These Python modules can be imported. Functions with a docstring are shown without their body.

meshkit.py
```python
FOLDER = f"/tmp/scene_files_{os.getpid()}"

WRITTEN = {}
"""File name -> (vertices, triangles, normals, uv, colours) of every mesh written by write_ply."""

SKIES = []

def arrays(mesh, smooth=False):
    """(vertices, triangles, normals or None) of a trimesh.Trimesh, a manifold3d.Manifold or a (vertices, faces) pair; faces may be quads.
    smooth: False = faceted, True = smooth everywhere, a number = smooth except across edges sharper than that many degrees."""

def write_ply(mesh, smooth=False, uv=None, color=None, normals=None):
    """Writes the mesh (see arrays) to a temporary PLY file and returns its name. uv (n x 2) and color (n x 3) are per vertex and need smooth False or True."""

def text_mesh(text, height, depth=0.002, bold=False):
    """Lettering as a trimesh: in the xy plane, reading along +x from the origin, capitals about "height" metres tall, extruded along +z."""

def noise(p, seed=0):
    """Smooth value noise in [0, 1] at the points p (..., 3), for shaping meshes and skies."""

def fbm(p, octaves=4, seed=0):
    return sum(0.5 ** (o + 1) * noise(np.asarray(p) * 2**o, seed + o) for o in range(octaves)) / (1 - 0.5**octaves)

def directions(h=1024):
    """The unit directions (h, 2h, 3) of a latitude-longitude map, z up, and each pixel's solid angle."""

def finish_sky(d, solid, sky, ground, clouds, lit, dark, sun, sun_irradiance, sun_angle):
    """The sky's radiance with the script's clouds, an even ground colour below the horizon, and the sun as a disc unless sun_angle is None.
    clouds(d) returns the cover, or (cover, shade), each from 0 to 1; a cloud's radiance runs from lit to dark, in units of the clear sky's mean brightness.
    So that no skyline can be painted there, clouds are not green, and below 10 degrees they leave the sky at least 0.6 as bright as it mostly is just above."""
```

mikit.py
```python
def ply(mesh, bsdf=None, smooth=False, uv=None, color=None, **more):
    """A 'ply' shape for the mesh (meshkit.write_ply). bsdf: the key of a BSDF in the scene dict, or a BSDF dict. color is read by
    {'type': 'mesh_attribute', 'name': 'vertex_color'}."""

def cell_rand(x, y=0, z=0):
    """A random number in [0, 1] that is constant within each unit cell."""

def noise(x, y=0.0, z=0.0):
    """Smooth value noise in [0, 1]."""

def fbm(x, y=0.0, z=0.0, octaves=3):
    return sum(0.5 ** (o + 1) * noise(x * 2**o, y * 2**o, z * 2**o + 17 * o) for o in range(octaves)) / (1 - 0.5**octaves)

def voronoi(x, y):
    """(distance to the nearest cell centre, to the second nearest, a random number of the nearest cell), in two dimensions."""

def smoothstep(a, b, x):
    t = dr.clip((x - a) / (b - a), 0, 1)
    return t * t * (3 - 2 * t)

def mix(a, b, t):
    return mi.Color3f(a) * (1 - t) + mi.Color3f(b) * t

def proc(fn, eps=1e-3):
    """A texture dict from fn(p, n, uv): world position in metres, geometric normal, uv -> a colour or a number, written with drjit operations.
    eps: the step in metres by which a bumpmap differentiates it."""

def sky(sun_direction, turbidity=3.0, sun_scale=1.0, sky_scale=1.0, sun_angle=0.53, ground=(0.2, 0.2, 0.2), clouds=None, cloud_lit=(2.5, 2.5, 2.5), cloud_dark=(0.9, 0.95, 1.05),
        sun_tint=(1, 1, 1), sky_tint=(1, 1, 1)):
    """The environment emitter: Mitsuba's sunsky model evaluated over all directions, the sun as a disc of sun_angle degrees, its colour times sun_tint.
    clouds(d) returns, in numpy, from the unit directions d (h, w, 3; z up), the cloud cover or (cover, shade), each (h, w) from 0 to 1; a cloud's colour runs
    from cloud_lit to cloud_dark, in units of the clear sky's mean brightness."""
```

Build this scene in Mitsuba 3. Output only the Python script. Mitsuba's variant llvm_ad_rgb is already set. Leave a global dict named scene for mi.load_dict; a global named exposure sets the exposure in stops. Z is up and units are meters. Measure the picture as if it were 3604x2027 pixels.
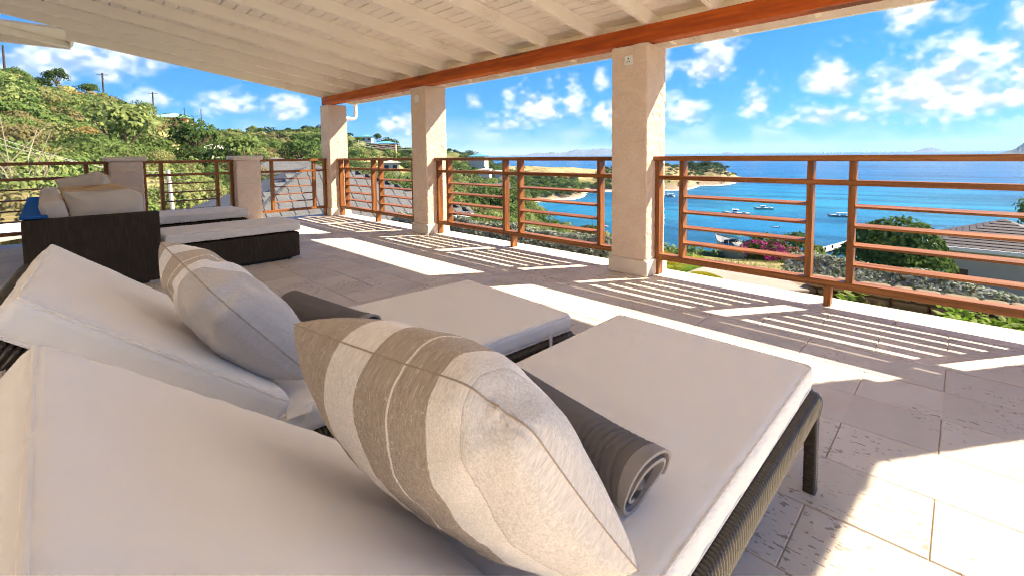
import math, random
import numpy as np, trimesh, mitsuba as mi, drjit as dr
import mikit, meshkit
from mikit import proc, noise, fbm, voronoi, cell_rand, smoothstep, mix, ply
T = mi.ScalarTransform4f
rng = np.random.default_rng(7)
random.seed(7)
scene, labels = {}, {}

# ------------------------------------------------------------------ camera, sky, exposure
EYE = np.array([0, 0, 1.15])
FPX, PPY, YAW, PITCH, ROLL = 1617.536, 649.872, math.radians(44.557), math.radians(-3.647), math.radians(-0.623)
fw = np.array([math.cos(YAW) * math.cos(PITCH), math.sin(YAW) * math.cos(PITCH), math.sin(PITCH)])
rt = np.cross(fw, [0, 0, 1]); rt /= np.linalg.norm(rt)
up = np.cross(rt, fw)
up = -math.sin(ROLL) * rt + math.cos(ROLL) * up
SUN = np.array([1.0, -0.70, 1.09])
exposure = 3.45


def clouds(d):
    az, el = np.degrees(np.arctan2(d[..., 1], d[..., 0])), np.degrees(np.arcsin(np.clip(d[..., 2], -1, 1)))
    q = np.stack([az * 0.27, el * 0.40, az * 0 + 3.1], -1)
    n1, n2 = meshkit.fbm(q, 6, 3), meshkit.fbm(q * 2.3 + 9, 5, 8)
    cover, shade = np.zeros_like(az), np.zeros_like(az)
    near = [  # azimuth, base elevation, half width, height of one cumulus each
        (3.2, 5.2, 5.2, 8.0, 1.0), (-4.6, 6.6, 3.6, 7.4, 1.0), (9.4, 6.4, 2.6, 3.4, .9), (0.2, 4.2, 6.0, 3.2, .9), (10.0, 3.4, 5.5, 2.6, .8), (16.5, 5.0, 2.1, 4.0, .85), (21.0, 9.4, 3.2, 4.2, .85),
        (4.0, 13.8, 3.0, 3.4, .95), (24.2, 4.2, 3.0, 2.6, .7), (26.5, 9.8, 1.2, 2.6, .6), (40.9, 5.4, 3.6, 3.9, .95), (37.0, 5.6, 1.8, 3.2, .9), (32.4, 3.6, 2.0, 3.0, .8), (44.5, 3.6, 3.0, 1.8, .7),
        (33.5, 8.0, 1.0, 2.2, .6), (58.0, 3.6, 3.6, 2.2, .8), (86.0, 8.6, 5.4, 4.4, .8), (91.0, 8.0, 3.0, 3.0, .7), (76.0, 5.2, 3.6, 2.0, .75), (70.5, 5.2, 3.0, 2.4, .7), (82.0, 5.6, 2.2, 1.5, .7),
        (49.0, 6.4, 1.2, 1.6, .6), (-12.0, 5.0, 6.0, 6.0, .9), (104.0, 6.0, 5.0, 4.0, .8)]
    far = [((i * 47.0 + 13 * math.sin(i * 3.3)) % 240 - 250, 5 + 9 * ((i * .618) % 1), 4 + 3 * ((i * .37) % 1), 3 + 3 * ((i * .71) % 1), .85) for i in range(26)]
    n3 = meshkit.fbm(q * 5.5 + 2, 4, 12)
    for a, e, w, h, s in near + far:
        da = (az - a + 180) % 360 - 180
        u, v = da / w, (el - e) / h
        body = 1.0 - np.sqrt(u ** 2 + np.where(v > 0, v ** 2, (v * 2.2) ** 2)) + (n1 - .5) * 1.5 + (n2 - .5) * 1.15 + (n3 - .5) * .6
        c = np.clip((body + .06) / .78, 0, 1)
        c = c ** 1.35 * s
        sh = np.clip(.66 - v * .55 - (n2 - .5) * 2.0 - (n3 - .5) * 1.8, 0, 1) * c
        shade = np.where(c > cover, sh / np.maximum(c, 1e-6), shade)
        cover = np.maximum(cover, c)
    low = np.clip(1 - np.abs(el - 2.4) / 2.4, 0, 1) * np.clip((n1 - .40) * 3, 0, 1) * .35
    return np.maximum(cover, low), shade


scene['sky_light'] = mikit.sky(SUN.tolist(), turbidity=2.6, sky_scale=.44, clouds=clouds, cloud_lit=(4.7, 4.7, 4.7), cloud_dark=(1.6, 2.1, 2.75), sun_tint=(.955, .985, 1.01), sky_tint=(.21, .70, 1.24), ground=(.05, .10, .15))
scene['camera'] = {'type': 'perspective', 'fov': 2 * math.degrees(math.atan(1802 / FPX)), 'fov_axis': 'x', 'near_clip': .02, 'far_clip': 1e5, 'principal_point_offset_y': -(PPY - 1013.5) / 2027,
                   'to_world': T().look_at(origin=EYE.tolist(), target=(EYE + fw).tolist(), up=up.tolist())}

# ------------------------------------------------------------------ helpers
KEYS = {}


def num(name):
    n = KEYS.get(name, 0)
    KEYS[name] = n + 1
    return name if n == 0 else f'{name}_{n:03d}'


def tag(key, label=None, cat=None, group=None, kind=None):
    labels[key] = {k: v for k, v in (('label', label), ('category', cat), ('group', group), ('kind', kind)) if v}
    return key


def thing(name, label, cat, group=None):
    return tag(num(name), label, cat, group)


def part(name, mesh, bsdf, parent=None, smooth=30, **kw):
    key = num((parent + '__' if parent else '') + name)
    scene[key] = ply(mesh, bsdf, smooth=smooth, **kw)
    return key


def again(name, shape, parent, to_world=None, bsdf=None):
    key = num(parent + '__' + name)
    scene[key] = dict(shape)
    if to_world is not None: scene[key]['to_world'] = to_world
    if bsdf: scene[key]['bsdf'] = {'type': 'ref', 'id': bsdf}
    return key


def cat(ms):
    ms = list(ms)
    off = np.cumsum([0] + [len(m.vertices) for m in ms])
    return trimesh.Trimesh(np.vstack([m.vertices for m in ms]), np.vstack([m.faces + o for m, o in zip(ms, off)]), process=False)


def box(x0, x1, y0, y1, z0, z1, c=0.0):
    """Box between two corners with chamfered edges."""
    lo, hi = np.minimum([x0, y0, z0], [x1, y1, z1]), np.maximum([x0, y0, z0], [x1, y1, z1])
    if c <= 0:
        return trimesh.creation.box(bounds=[lo, hi])
    c = min(c, .45 * float((hi - lo).min()))
    pts = []
    for k in range(3):
        a, b = lo + c, hi - c
        a[k], b[k] = lo[k], hi[k]
        pts += [[(a, b)[i][0], (a, b)[j][1], (a, b)[l][2]] for i in (0, 1) for j in (0, 1) for l in (0, 1)]
    return trimesh.convex.convex_hull(np.array(pts))


def tube(pts, r, n=8, cap=True):
    p = np.asarray(pts, float)
    t = np.gradient(p, axis=0); t /= np.linalg.norm(t, axis=1, keepdims=True) + 1e-12
    a = np.cross(t, np.where(np.abs(t[:, 2:]) < .9, [0, 0, 1.0], [1.0, 0, 0])); a /= np.linalg.norm(a, axis=1, keepdims=True)
    b = np.cross(t, a)
    w = np.arange(n) * 2 * np.pi / n
    R = np.broadcast_to(r, (len(p),))[:, None, None]
    v = (p[:, None] + R * (np.cos(w)[None, :, None] * a[:, None] + np.sin(w)[None, :, None] * b[:, None])).reshape(-1, 3)
    i, j = np.meshgrid(np.arange(len(p) - 1), np.arange(n), indexing='ij')
    q = np.stack([i * n + j, i * n + (j + 1) % n, (i + 1) * n + (j + 1) % n, (i + 1) * n + j], -1).reshape(-1, 4)
    f = np.vstack([q[:, [0, 1, 2]], q[:, [0, 2, 3]]])
    if cap:
        e = (len(p) - 1) * n
        f = np.vstack([f, [[0, k + 1, k] for k in range(1, n - 1)], [[e, e + k, e + k + 1] for k in range(1, n - 1)]])
    return trimesh.Trimesh(v, f[:, ::-1], process=False)


def grid_faces(nu, nv, flip=False):
    i, j = np.meshgrid(np.arange(nu - 1), np.arange(nv - 1), indexing='ij')
    q = np.stack([i * nv + j, (i + 1) * nv + j, (i + 1) * nv + j + 1, i * nv + j + 1], -1).reshape(-1, 4)
    if flip: q = q[:, ::-1]
    return np.vstack([q[:, [0, 1, 2]], q[:, [0, 2, 3]]])


def rbox(sx, sy, sz, r, step=.05, rn=4):
    """Rounded box about the origin, dense enough to be shaped."""
    h = np.array([sx, sy, sz]) / 2

    def axis(a):
        k = np.linspace(0, 1, rn + 1)[:-1]
        edge = -a + r * (1 - np.cos(k * np.pi / 2)) if rn > 1 else np.array([-a])
        mid = np.linspace(-a + r, a - r, max(2, int((2 * a - 2 * r) / step) + 1))
        return np.concatenate([edge, mid, -edge[::-1]])
    ms = []
    for k in range(3):
        u, v = [(1, 2), (2, 0), (0, 1)][k]
        A, B = axis(h[u]), axis(h[v])
        for s in (-1, 1):
            g = np.zeros((len(A), len(B), 3))
            g[..., u], g[..., v], g[..., k] = A[:, None], B[None, :], s * h[k]
            ms.append(trimesh.Trimesh(g.reshape(-1, 3), grid_faces(len(A), len(B), s < 0), process=False))
    m = cat(ms)
    p = np.array(m.vertices)
    q = np.clip(p, -(h - r), h - r)
    d = p - q
    p = q + d / np.maximum(np.linalg.norm(d, axis=1, keepdims=True), 1e-9) * r
    m = trimesh.Trimesh(p, m.faces, process=False)
    m.merge_vertices(merge_tex=True, merge_norm=True, digits_vertex=6)
    return m


def moved(m, M=None, t=(0, 0, 0)):
    v = np.array(m.vertices)
    if M is not None: v = v @ np.asarray(M).T
    return trimesh.Trimesh(v + np.asarray(t), m.faces, process=False)


def rotz(a): return np.array([[math.cos(a), -math.sin(a), 0], [math.sin(a), math.cos(a), 0], [0, 0, 1]])
def rotx(a): return np.array([[1, 0, 0], [0, math.cos(a), -math.sin(a)], [0, math.sin(a), math.cos(a)]])
def roty(a): return np.array([[math.cos(a), 0, math.sin(a)], [0, 1, 0], [-math.sin(a), 0, math.cos(a)]])
def polar(az, r, z): return np.array([r * math.cos(math.radians(az)), r * math.sin(math.radians(az)), z])


# ------------------------------------------------------------------ materials
def rgb(*c): return {'type': 'rgb', 'value': list(c)}


def pr(color, rough=.6, spec=.4, **kw):
    return {'type': 'principled', 'base_color': color if isinstance(color, dict) else rgb(*color), 'roughness': rough, 'specular': spec, **kw}


def two(b): return {'type': 'twosided', 'bsdf': b}
def bump(b, fn, scale, eps=1e-3): return two({'type': 'bumpmap', 'arbitrary': proc(fn, eps), 'scale': scale, 'bsdf': b})
def mat(name, b): scene[name] = b; return name


def f_traver(p, n, uv):
    r = cell_rand(dr.floor((p.x - 1.69) / .318), dr.floor((p.y - .03) / .305), 5.0)
    t = fbm(p.x * 3.1, p.y * 9, 2.0, 4)
    base = mix((.565, .515, .455), (.655, .605, .54), t) * (.90 + .16 * r)
    pit = smoothstep(.68, .74, fbm(p.x * 95, p.y * 50, 1.0, 3)) * smoothstep(.42, .66, fbm(p.x * 5, p.y * 4, 7.0, 3))
    rust = smoothstep(.60, .76, fbm(p.x * 7 + 3, p.y * 5, 4.0, 4)) * .5
    c = mix(base, (.58, .46, .36), rust * .5)
    return mix(c, (.20, .15, .11), pit * .72)


def f_stucco(p, n, uv):
    t = fbm(p.x * 9, p.y * 9, p.z * 7, 4)
    c = mix((.67, .51, .40), (.77, .625, .51), t)
    k = smoothstep(.50, .72, fbm(p.x * 60, p.y * 60, p.z * 48, 2))
    return mix(c, (.82, .69, .575), k * .45)


def f_stucco_b(p, n, uv): return fbm(p.x * 75, p.y * 75, p.z * 55, 3) + .8 * noise(p.x * 32, p.y * 32, p.z * 26)
def grain(a, b, s):
    def f(p, n, uv):
        x, y, z = p.x * s[0], p.y * s[1], p.z * s[2]
        t = fbm(x, y, z, 4)
        c = mix(a, b, smoothstep(.25, .75, t))
        return mix(c, (a[0] * .42, a[1] * .38, a[2] * .36), smoothstep(.62, .74, fbm(x * 3, y * 3, z * 3 + 5, 2)) * .5)
    return f


def f_white(p, n, uv):
    t = fbm(p.x * 2.1, p.y * 6, p.z * 5, 4)
    c = mix((.81, .775, .72), (.87, .845, .80), t)
    m = smoothstep(.56, .70, fbm(p.x * 2.3 + 11, p.y * 2.6, p.z * 2, 3)) * smoothstep(.38, .66, fbm(p.x * 85, p.y * 85, p.z * 60, 3))
    return mix(c, (.40, .325, .25), m * (.06 + .36 * smoothstep(2.4, 3.7, p.x)))


def f_linen(p, n, uv):
    u = uv.x
    e = (noise(uv.y * 150, 2.0, 1.0) - .5) * .0022
    w = smoothstep(.285, .289, u + e) * (1 - smoothstep(.455, .459, u + e)) + smoothstep(.755, .759, u + e) * (1 - smoothstep(.875, .879, u + e))
    line = smoothstep(.608, .610, u + e) * (1 - smoothstep(.617, .619, u + e))
    slub = fbm(uv.x * 260, uv.y * 90, 1.0, 2)
    fleck = smoothstep(.84, .92, noise(uv.x * 150, uv.y * 120, 3.0))
    weave = .80 + .28 * noise(uv.x * 420, uv.y * 420, 2.0) + .16 * (slub - .5)
    taupe = mix((.36, .295, .23), (.46, .39, .315), slub)
    nat = mix((.60, .55, .49), (.68, .635, .575), slub)
    c = mix(taupe, nat, smoothstep(.876, .882, u + e))
    c = mix(c, (.76, .71, .64), w)
    c = mix(c, (.80, .75, .68), dr.maximum(line, fleck * .35))
    return c * weave


def f_linen_b(p, n, uv): return noise(uv.x * 300, uv.y * 300, 1.0) + .7 * fbm(uv.x * 90, uv.y * 130, 4.0, 2)


def f_linen2(p, n, uv):
    u = uv.x
    w = smoothstep(.10, .104, u) * (1 - smoothstep(.22, .224, u)) + smoothstep(.455, .459, u) * (1 - smoothstep(.545, .549, u))
    line = smoothstep(.375, .378, u) * (1 - smoothstep(.388, .391, u))
    slub = fbm(uv.x * 260, uv.y * 90, 6.0, 2)
    c = mix((.43, .37, .30), (.52, .455, .385), slub)
    c = mix(c, mix((.50, .475, .455), (.60, .575, .555), slub), smoothstep(.55, .556, u))
    c = mix(c, (.80, .77, .73), dr.maximum(w, line))
    return c * (.84 + .24 * noise(uv.x * 380, uv.y * 380, 2.0))


def f_fabric_b(p, n, uv): return noise(p.x * 700, p.y * 700, p.z * 700) + 6 * fbm(p.x * 9, p.y * 14, p.z * 9, 3)
def f_towel_b(p, n, uv): return fbm(p.x * 420, p.y * 420, p.z * 420, 2) + 1.2 * noise(p.x * 70, p.y * 70, p.z * 70)


def f_weave(p, n, uv):
    s = p.x + p.y
    return dr.abs(dr.sin(s * 330)) * (.55 + .45 * dr.sin(p.z * 420 + 3.14 * dr.floor(s * 330 / 3.1416)))


def f_weave_c(p, n, uv):
    s = p.x + p.y
    k = cell_rand(dr.floor(s * 105), dr.floor(p.z * 9), 3.0)
    return mix((.040, .030, .021), (.085, .066, .045), .10 + .75 * k * noise(p.x * 60, p.y * 60, p.z * 14))


def f_slate(p, n, uv):
    t = fbm(p.x * 2.2, p.y * 2.2, p.z * 6, 4)
    return mix((.085, .09, .095), (.135, .14, .145), t) * (.8 + .4 * noise(p.x * 23, p.y * 23, p.z * 40))


def f_ground(p, n, uv):
    t = fbm(p.x * .05, p.y * .05, 1.0, 5)
    t2 = fbm(p.x * .35, p.y * .35, 3.0, 4)
    t3 = fbm(p.x * 3.0, p.y * 3.0, 2.0, 3)
    green = mix((.06, .085, .028), (.15, .155, .06), t2)
    dry = mix((.30, .225, .115), (.42, .33, .18), t2)
    r = dr.sqrt(p.x * p.x + p.y * p.y)
    far = smoothstep(370., 420., r + 60 * (t - .5))
    c = mix(green, dry, dr.clip(smoothstep(.50, .62, t) * .5 + far * (.30 + .45 * smoothstep(.35, .62, t2)), 0, 1))
    lawn = (1 - smoothstep(13., 19., r))
    c = mix(c, mix((.17, .165, .06), (.34, .285, .15), smoothstep(.3, .7, t2 * .6 + t3 * .4)), lawn)
    sand = 1 - smoothstep(-27.7, -27.1, p.z + 1.2 * (t2 - .5))
    rock = (1 - smoothstep(-26.3, -22.5, p.z + 4 * (t2 - .5))) * (1 - sand)
    c = mix(c, mix((.20, .155, .115), (.36, .29, .22), t2), rock * .9)
    return mix(c, (.62, .54, .42), sand)


def f_sea(p, n, uv):
    r = dr.sqrt(p.x * p.x + p.y * p.y)
    t = fbm(p.x * .006, p.y * .02, 1.0, 4)
    near = mix((.007, .100, .200), (.010, .150, .245), smoothstep(.35, .65, t))
    deep = mix((.003, .056, .150), (.006, .082, .200), t)
    c = mix(near, deep, smoothstep(330., 760., r + 260 * (t - .5)))
    w = fbm((p.x * .978 + p.y * .208) * .055, (p.y * .978 - p.x * .208) * .009, 8.0, 4)
    c = c * (.66 + .68 * smoothstep(.28, .72, w))
    shoal = smoothstep(.62, .72, fbm(p.x * .02, p.y * .02, 6.0, 4)) * (1 - smoothstep(200., 420., r))
    return mix(c, (.012, .09, .13), shoal * .5)


def f_sea_b(p, n, uv):
    r = dr.sqrt(p.x * p.x + p.y * p.y)
    return (fbm(p.x * .9, p.y * .9, 1.0, 3) + 2.6 * fbm(p.x * .12, p.y * .06, 4.0, 3)) * dr.clip(420 / r, .02, 1)


def f_beam(p, n, uv):
    t = fbm(p.x * 12, p.y * 2.2, p.z * 22, 4)
    c = mix((.33, .052, .004), (.50, .098, .007), smoothstep(.3, .7, t))
    return mix(c, (.10, .026, .008), smoothstep(.60, .72, fbm(p.x * 3, p.y * 1.6, p.z * 6, 3)) * .85)


mat('m_floor', bump(pr(proc(f_traver), .55, .35), lambda p, n, uv: fbm(p.x * 60, p.y * 35, 1.0, 3), .0025, 2e-3))
mat('m_grout', two(pr((.44, .38, .32), .9, .1)))
mat('m_stucco', bump(pr(proc(f_stucco), .9, .12), f_stucco_b, .009, 2e-3))
mat('m_plinth', two(pr((.70, .62, .52), .8, .2)))
TIMBER = ((.155, .052, .012), (.31, .116, .028))
mat('m_wood_y', two(pr(proc(grain(*TIMBER, (40, 2.2, 40))), .45, .4)))
mat('m_wood_z', two(pr(proc(grain(*TIMBER, (40, 40, 2.2))), .45, .4)))
mat('m_wood_x', two(pr(proc(grain(*TIMBER, (2.2, 40, 40))), .45, .4)))
mat('m_beam', two(pr(proc(f_beam), .5, .35)))
mat('m_white', two(pr(proc(f_white), .6, .3)))
mat('m_white_plain', two(pr((.80, .79, .77), .45, .4)))
mat('m_roofing', two(pr((.30, .30, .30), .7)))
mat('m_wall', two(pr((.78, .72, .64), .9, .1)))
mat('m_cushion', bump(pr((.80, .775, .73), .85, .2, sheen=.3), f_fabric_b, .0016, 1e-3))
mat('m_piping', two(pr((.76, .725, .67), .85, .2)))
mat('m_linen', bump(pr(proc(f_linen), .95, .1, sheen=.3), f_linen_b, .0008, 1e-3))
mat('m_linen2', bump(pr(proc(f_linen2), .95, .1, sheen=.3), f_linen_b, .0008, 1e-3))
mat('m_seam', two(pr((.34, .275, .21), .95, .1)))
mat('m_towel', bump(pr((.165, .152, .15), .98, .05, sheen=.6), f_towel_b, .006, 1e-3))
mat('m_hem', two(pr((.27, .25, .245), .9, .1)))
mat('m_wicker', two(pr(proc(lambda p, n, uv: mix((.022, .017, .0125), (.042, .033, .025), noise(p.x * 90, p.y * 90, p.z * 90))), .27, .6)))
mat('m_weave', bump(pr(proc(f_weave_c), .5, .4), f_weave, .007, 8e-4))
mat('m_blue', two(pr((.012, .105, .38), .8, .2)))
mat('m_steel', two(pr((.62, .62, .64), .3, .5, metallic=.8)))
mat('m_tan', two(pr((.60, .42, .25), .9, .1)))
mat('m_greige', bump(pr((.66, .60, .53), .9, .1), f_fabric_b, .002, 1e-3))
mat('m_print', two(pr((.12, .10, .085), .9, .1)))
mat('m_slate', two(pr(proc(f_slate), .6, .35)))
mat('m_tile_grey', two(pr((.085, .075, .08), .7, .3)))
mat('m_slate_dark', two(pr((.025, .025, .03), .6, .3)))
mat('m_ground', two(pr(proc(f_ground), .95, .05)))
mat('m_sea', two({'type': 'bumpmap', 'arbitrary': proc(f_sea_b, .05), 'scale': .30, 'bsdf': pr(proc(f_sea), .25, .28)}))
mat('m_leaf', {'type': 'principledthin', 'base_color': {'type': 'mesh_attribute', 'name': 'vertex_color'}, 'roughness': .6, 'diff_trans': .7, 'eta': 1.3})
mat('m_bark', two(pr((.19, .145, .10), .95, .05)))
mat('m_pole', two(pr((.075, .06, .05), .9, .1)))
mat('m_concrete', two(pr((.52, .50, .47), .9, .1)))
mat('m_twig', two(pr((.34, .28, .21), .95, .05)))
mat('m_paving', two(pr(proc(lambda p, n, uv: mix((.25, .225, .20), (.36, .33, .30), fbm(p.x * 5, p.y * 5, 1.0, 4))), .95, .05)))
mat('m_grey_wall', two(pr((.40, .375, .35), .9, .1)))
mat('m_cream', two(pr((.72, .60, .40), .9, .1)))
mat('m_terracotta', two(pr((.52, .25, .15), .9, .1)))
mat('m_glass_dark', two(pr((.02, .025, .03), .15, .5)))
mat('m_brown', two(pr((.10, .05, .03), .6, .3)))
mat('m_render', two(pr((.50, .48, .45), .9, .1)))
mat('m_teal_roof', two(pr((.10, .30, .36), .5, .4)))
mat('m_green_roof', two(pr((.22, .42, .30), .5, .4)))
mat('m_blue_roof', two(pr((.10, .30, .52), .5, .4)))
mat('m_hull_grey', two(pr((.25, .27, .27), .4, .5)))
mat('m_hull_white', two(pr((.70, .71, .72), .25, .5)))
mat('m_hull_teal', two(pr((.28, .44, .48), .3, .5)))
mat('m_canvas', two(pr((.05, .22, .27), .8, .2)))
mat('m_red', two(pr((.62, .10, .08), .5, .4)))
mat('m_stone', two(pr(proc(lambda p, n, uv: mix((.13, .10, .072), (.29, .235, .17), fbm(p.x * 9, p.y * 9, p.z * 9, 3))), .95, .05)))
mat('m_island', two(pr((.10, .12, .075), .95, .05)))
mat('m_plank', two(pr(proc(grain((.34, .30, .27), (.50, .46, .42), (3, 3, 3))), .9, .1)))
mat('m_ink', two(pr((.03, .03, .03), .8, .1)))

# ------------------------------------------------------------------ terrace floor: one slab, every tile its own piece
tag('terrace_floor', 'pale travertine tiled terrace floor', None, kind='structure')
scene['terrace_floor'] = ply(box(-2.72, 4.315, -9.4, 9.30, -.45, -.006), 'm_grout')
TX, TY = .318, .61
tiles = []
for i in range(-14, 10):
    x0 = 1.69 + i * TX
    x1 = x0 + TX
    if x0 < -2.65: continue
    if x0 > 3.8: continue
    for j in range(-15, 16):
        y0 = (.333 if i % 2 else .030) + j * TY
        tiles.append((x0, x1, y0, y0 + TY))
tiles = [(a, b, c, d) for a, b, c, d in tiles if a < 3.85 and b <= 3.93]
edge = [(3.918, 4.318, -9.5 + .61 * k + .03, -9.5 + .61 * (k + 1) + .03) for k in range(31)]
vis = []
for t in tiles + edge:
    cx, cy = (t[0] + t[1]) / 2, (t[2] + t[3]) / 2
    z = cx * math.cos(YAW) + cy * math.sin(YAW)
    s = -(-cx * math.sin(YAW) + cy * math.cos(YAW))
    vis.append(math.hypot(cx, cy) if z > .1 and abs(s) < 1.28 * z + .5 else 1e3)
order = np.argsort(vis)
rest = []
tile_ply = {}
for n, k in enumerate(order):
    a, b, c, d = (tiles + edge)[k]
    d = min(d, 9.29)
    if d - c < .05: continue
    g = .0022
    dz = .0012 * random.uniform(-1, 1)
    if n < 285 and vis[k] < 1e3:
        size = (round(b - a, 3), round(d - c, 3))
        if size not in tile_ply:
            tile_ply[size] = ply(box(-size[0] / 2 + g, size[0] / 2 - g, -size[1] / 2 + g, size[1] / 2 - g, -.02, 0, .0016), 'm_floor')
        again('tile', tile_ply[size], 'terrace_floor', T().translate([(a + b) / 2, (c + d) / 2, dz]))
    else:
        rest.append(box(a + g, b - g, c + g, d - g, -.02, dz))
key = part('outlying_tiles', cat(rest), 'm_floor', 'terrace_floor', smooth=False)
tag(key, None, None, kind='stuff')

# ------------------------------------------------------------------ columns, pillars
X0, S = 3.89, .375


def stucco(x0, x1, y0, y1, z0, z1, amp=.006, seed=0):
    m = rbox(x1 - x0, y1 - y0, z1 - z0, .018, .016, 3)
    v = np.array(m.vertices) + [(x0 + x1) / 2, (y0 + y1) / 2, (z0 + z1) / 2]
    d = (meshkit.fbm(v * 30 + seed, 3, 2) - .5) * 2 * amp + (meshkit.fbm(v * 70 + seed, 2, 5) - .5) * amp
    m = trimesh.Trimesh(v, m.faces, process=False)
    return trimesh.Trimesh(v + np.asarray(m.vertex_normals) * d[:, None], m.faces, process=False)


COLS = [(2.09, 'stucco column nearest the camera with a socket plate near its top'), (5.569, 'middle stucco column with a blank switch plate under the beam'), (8.783, 'corner stucco column farthest away beside the white drainpipe'),
        (-1.068, 'stucco column just outside the right edge of the photo')]
for y, lab in COLS:
    k = thing('stucco_column', lab, 'column')
    part('shaft', stucco(X0, X0 + S, y, y + S, .145, 2.165, .006, y), 'm_stucco', k, smooth=True)
    part('plinth', box(X0 - .02, X0 + S + .02, y - .02, y + S + .02, .0, .15, .008), 'm_plinth', k)
    if y == 2.09:
        o = part('socket_plate', moved(rbox(.012, .088, .088, .005, .05, 2), None, (X0 - .009, 2.272, 2.022)), 'm_white_plain', k)
        part('socket_holes', cat([box(X0 - .0165, X0 - .013, 2.272 + a - .005, 2.272 + a + .005, 2.022 + b - h, 2.022 + b + h) for a, b, h in ((0, .014, .008), (.014, -.014, .005), (-.012, -.014, .005))]), 'm_ink', o)
    if y == 5.569:
        part('switch_plate', moved(rbox(.014, .10, .105, .005, .05, 2), None, (X0 - .01, 5.76, 1.99)), 'm_white_plain', k)
PIL = [(2.27, 'low stucco pillar with cap between the left railings, nearer the corner column'), (.655, 'low stucco pillar with cap behind the wicker sofa'), (-1.9, 'low stucco pillar outside the left edge of the photo')]
for x, lab in PIL:
    k = thing('stucco_pillar', lab, 'pillar')
    part('shaft', stucco(x, x + .385, 8.785, 9.165, 0, 1.115, .005, x + 5), 'm_stucco', k, smooth=True)
    part('cap', moved(rbox(.47, .46, .07, .022, .1, 4), None, (x + .1925, 8.975, 1.152)), 'm_plinth', k)

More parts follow.
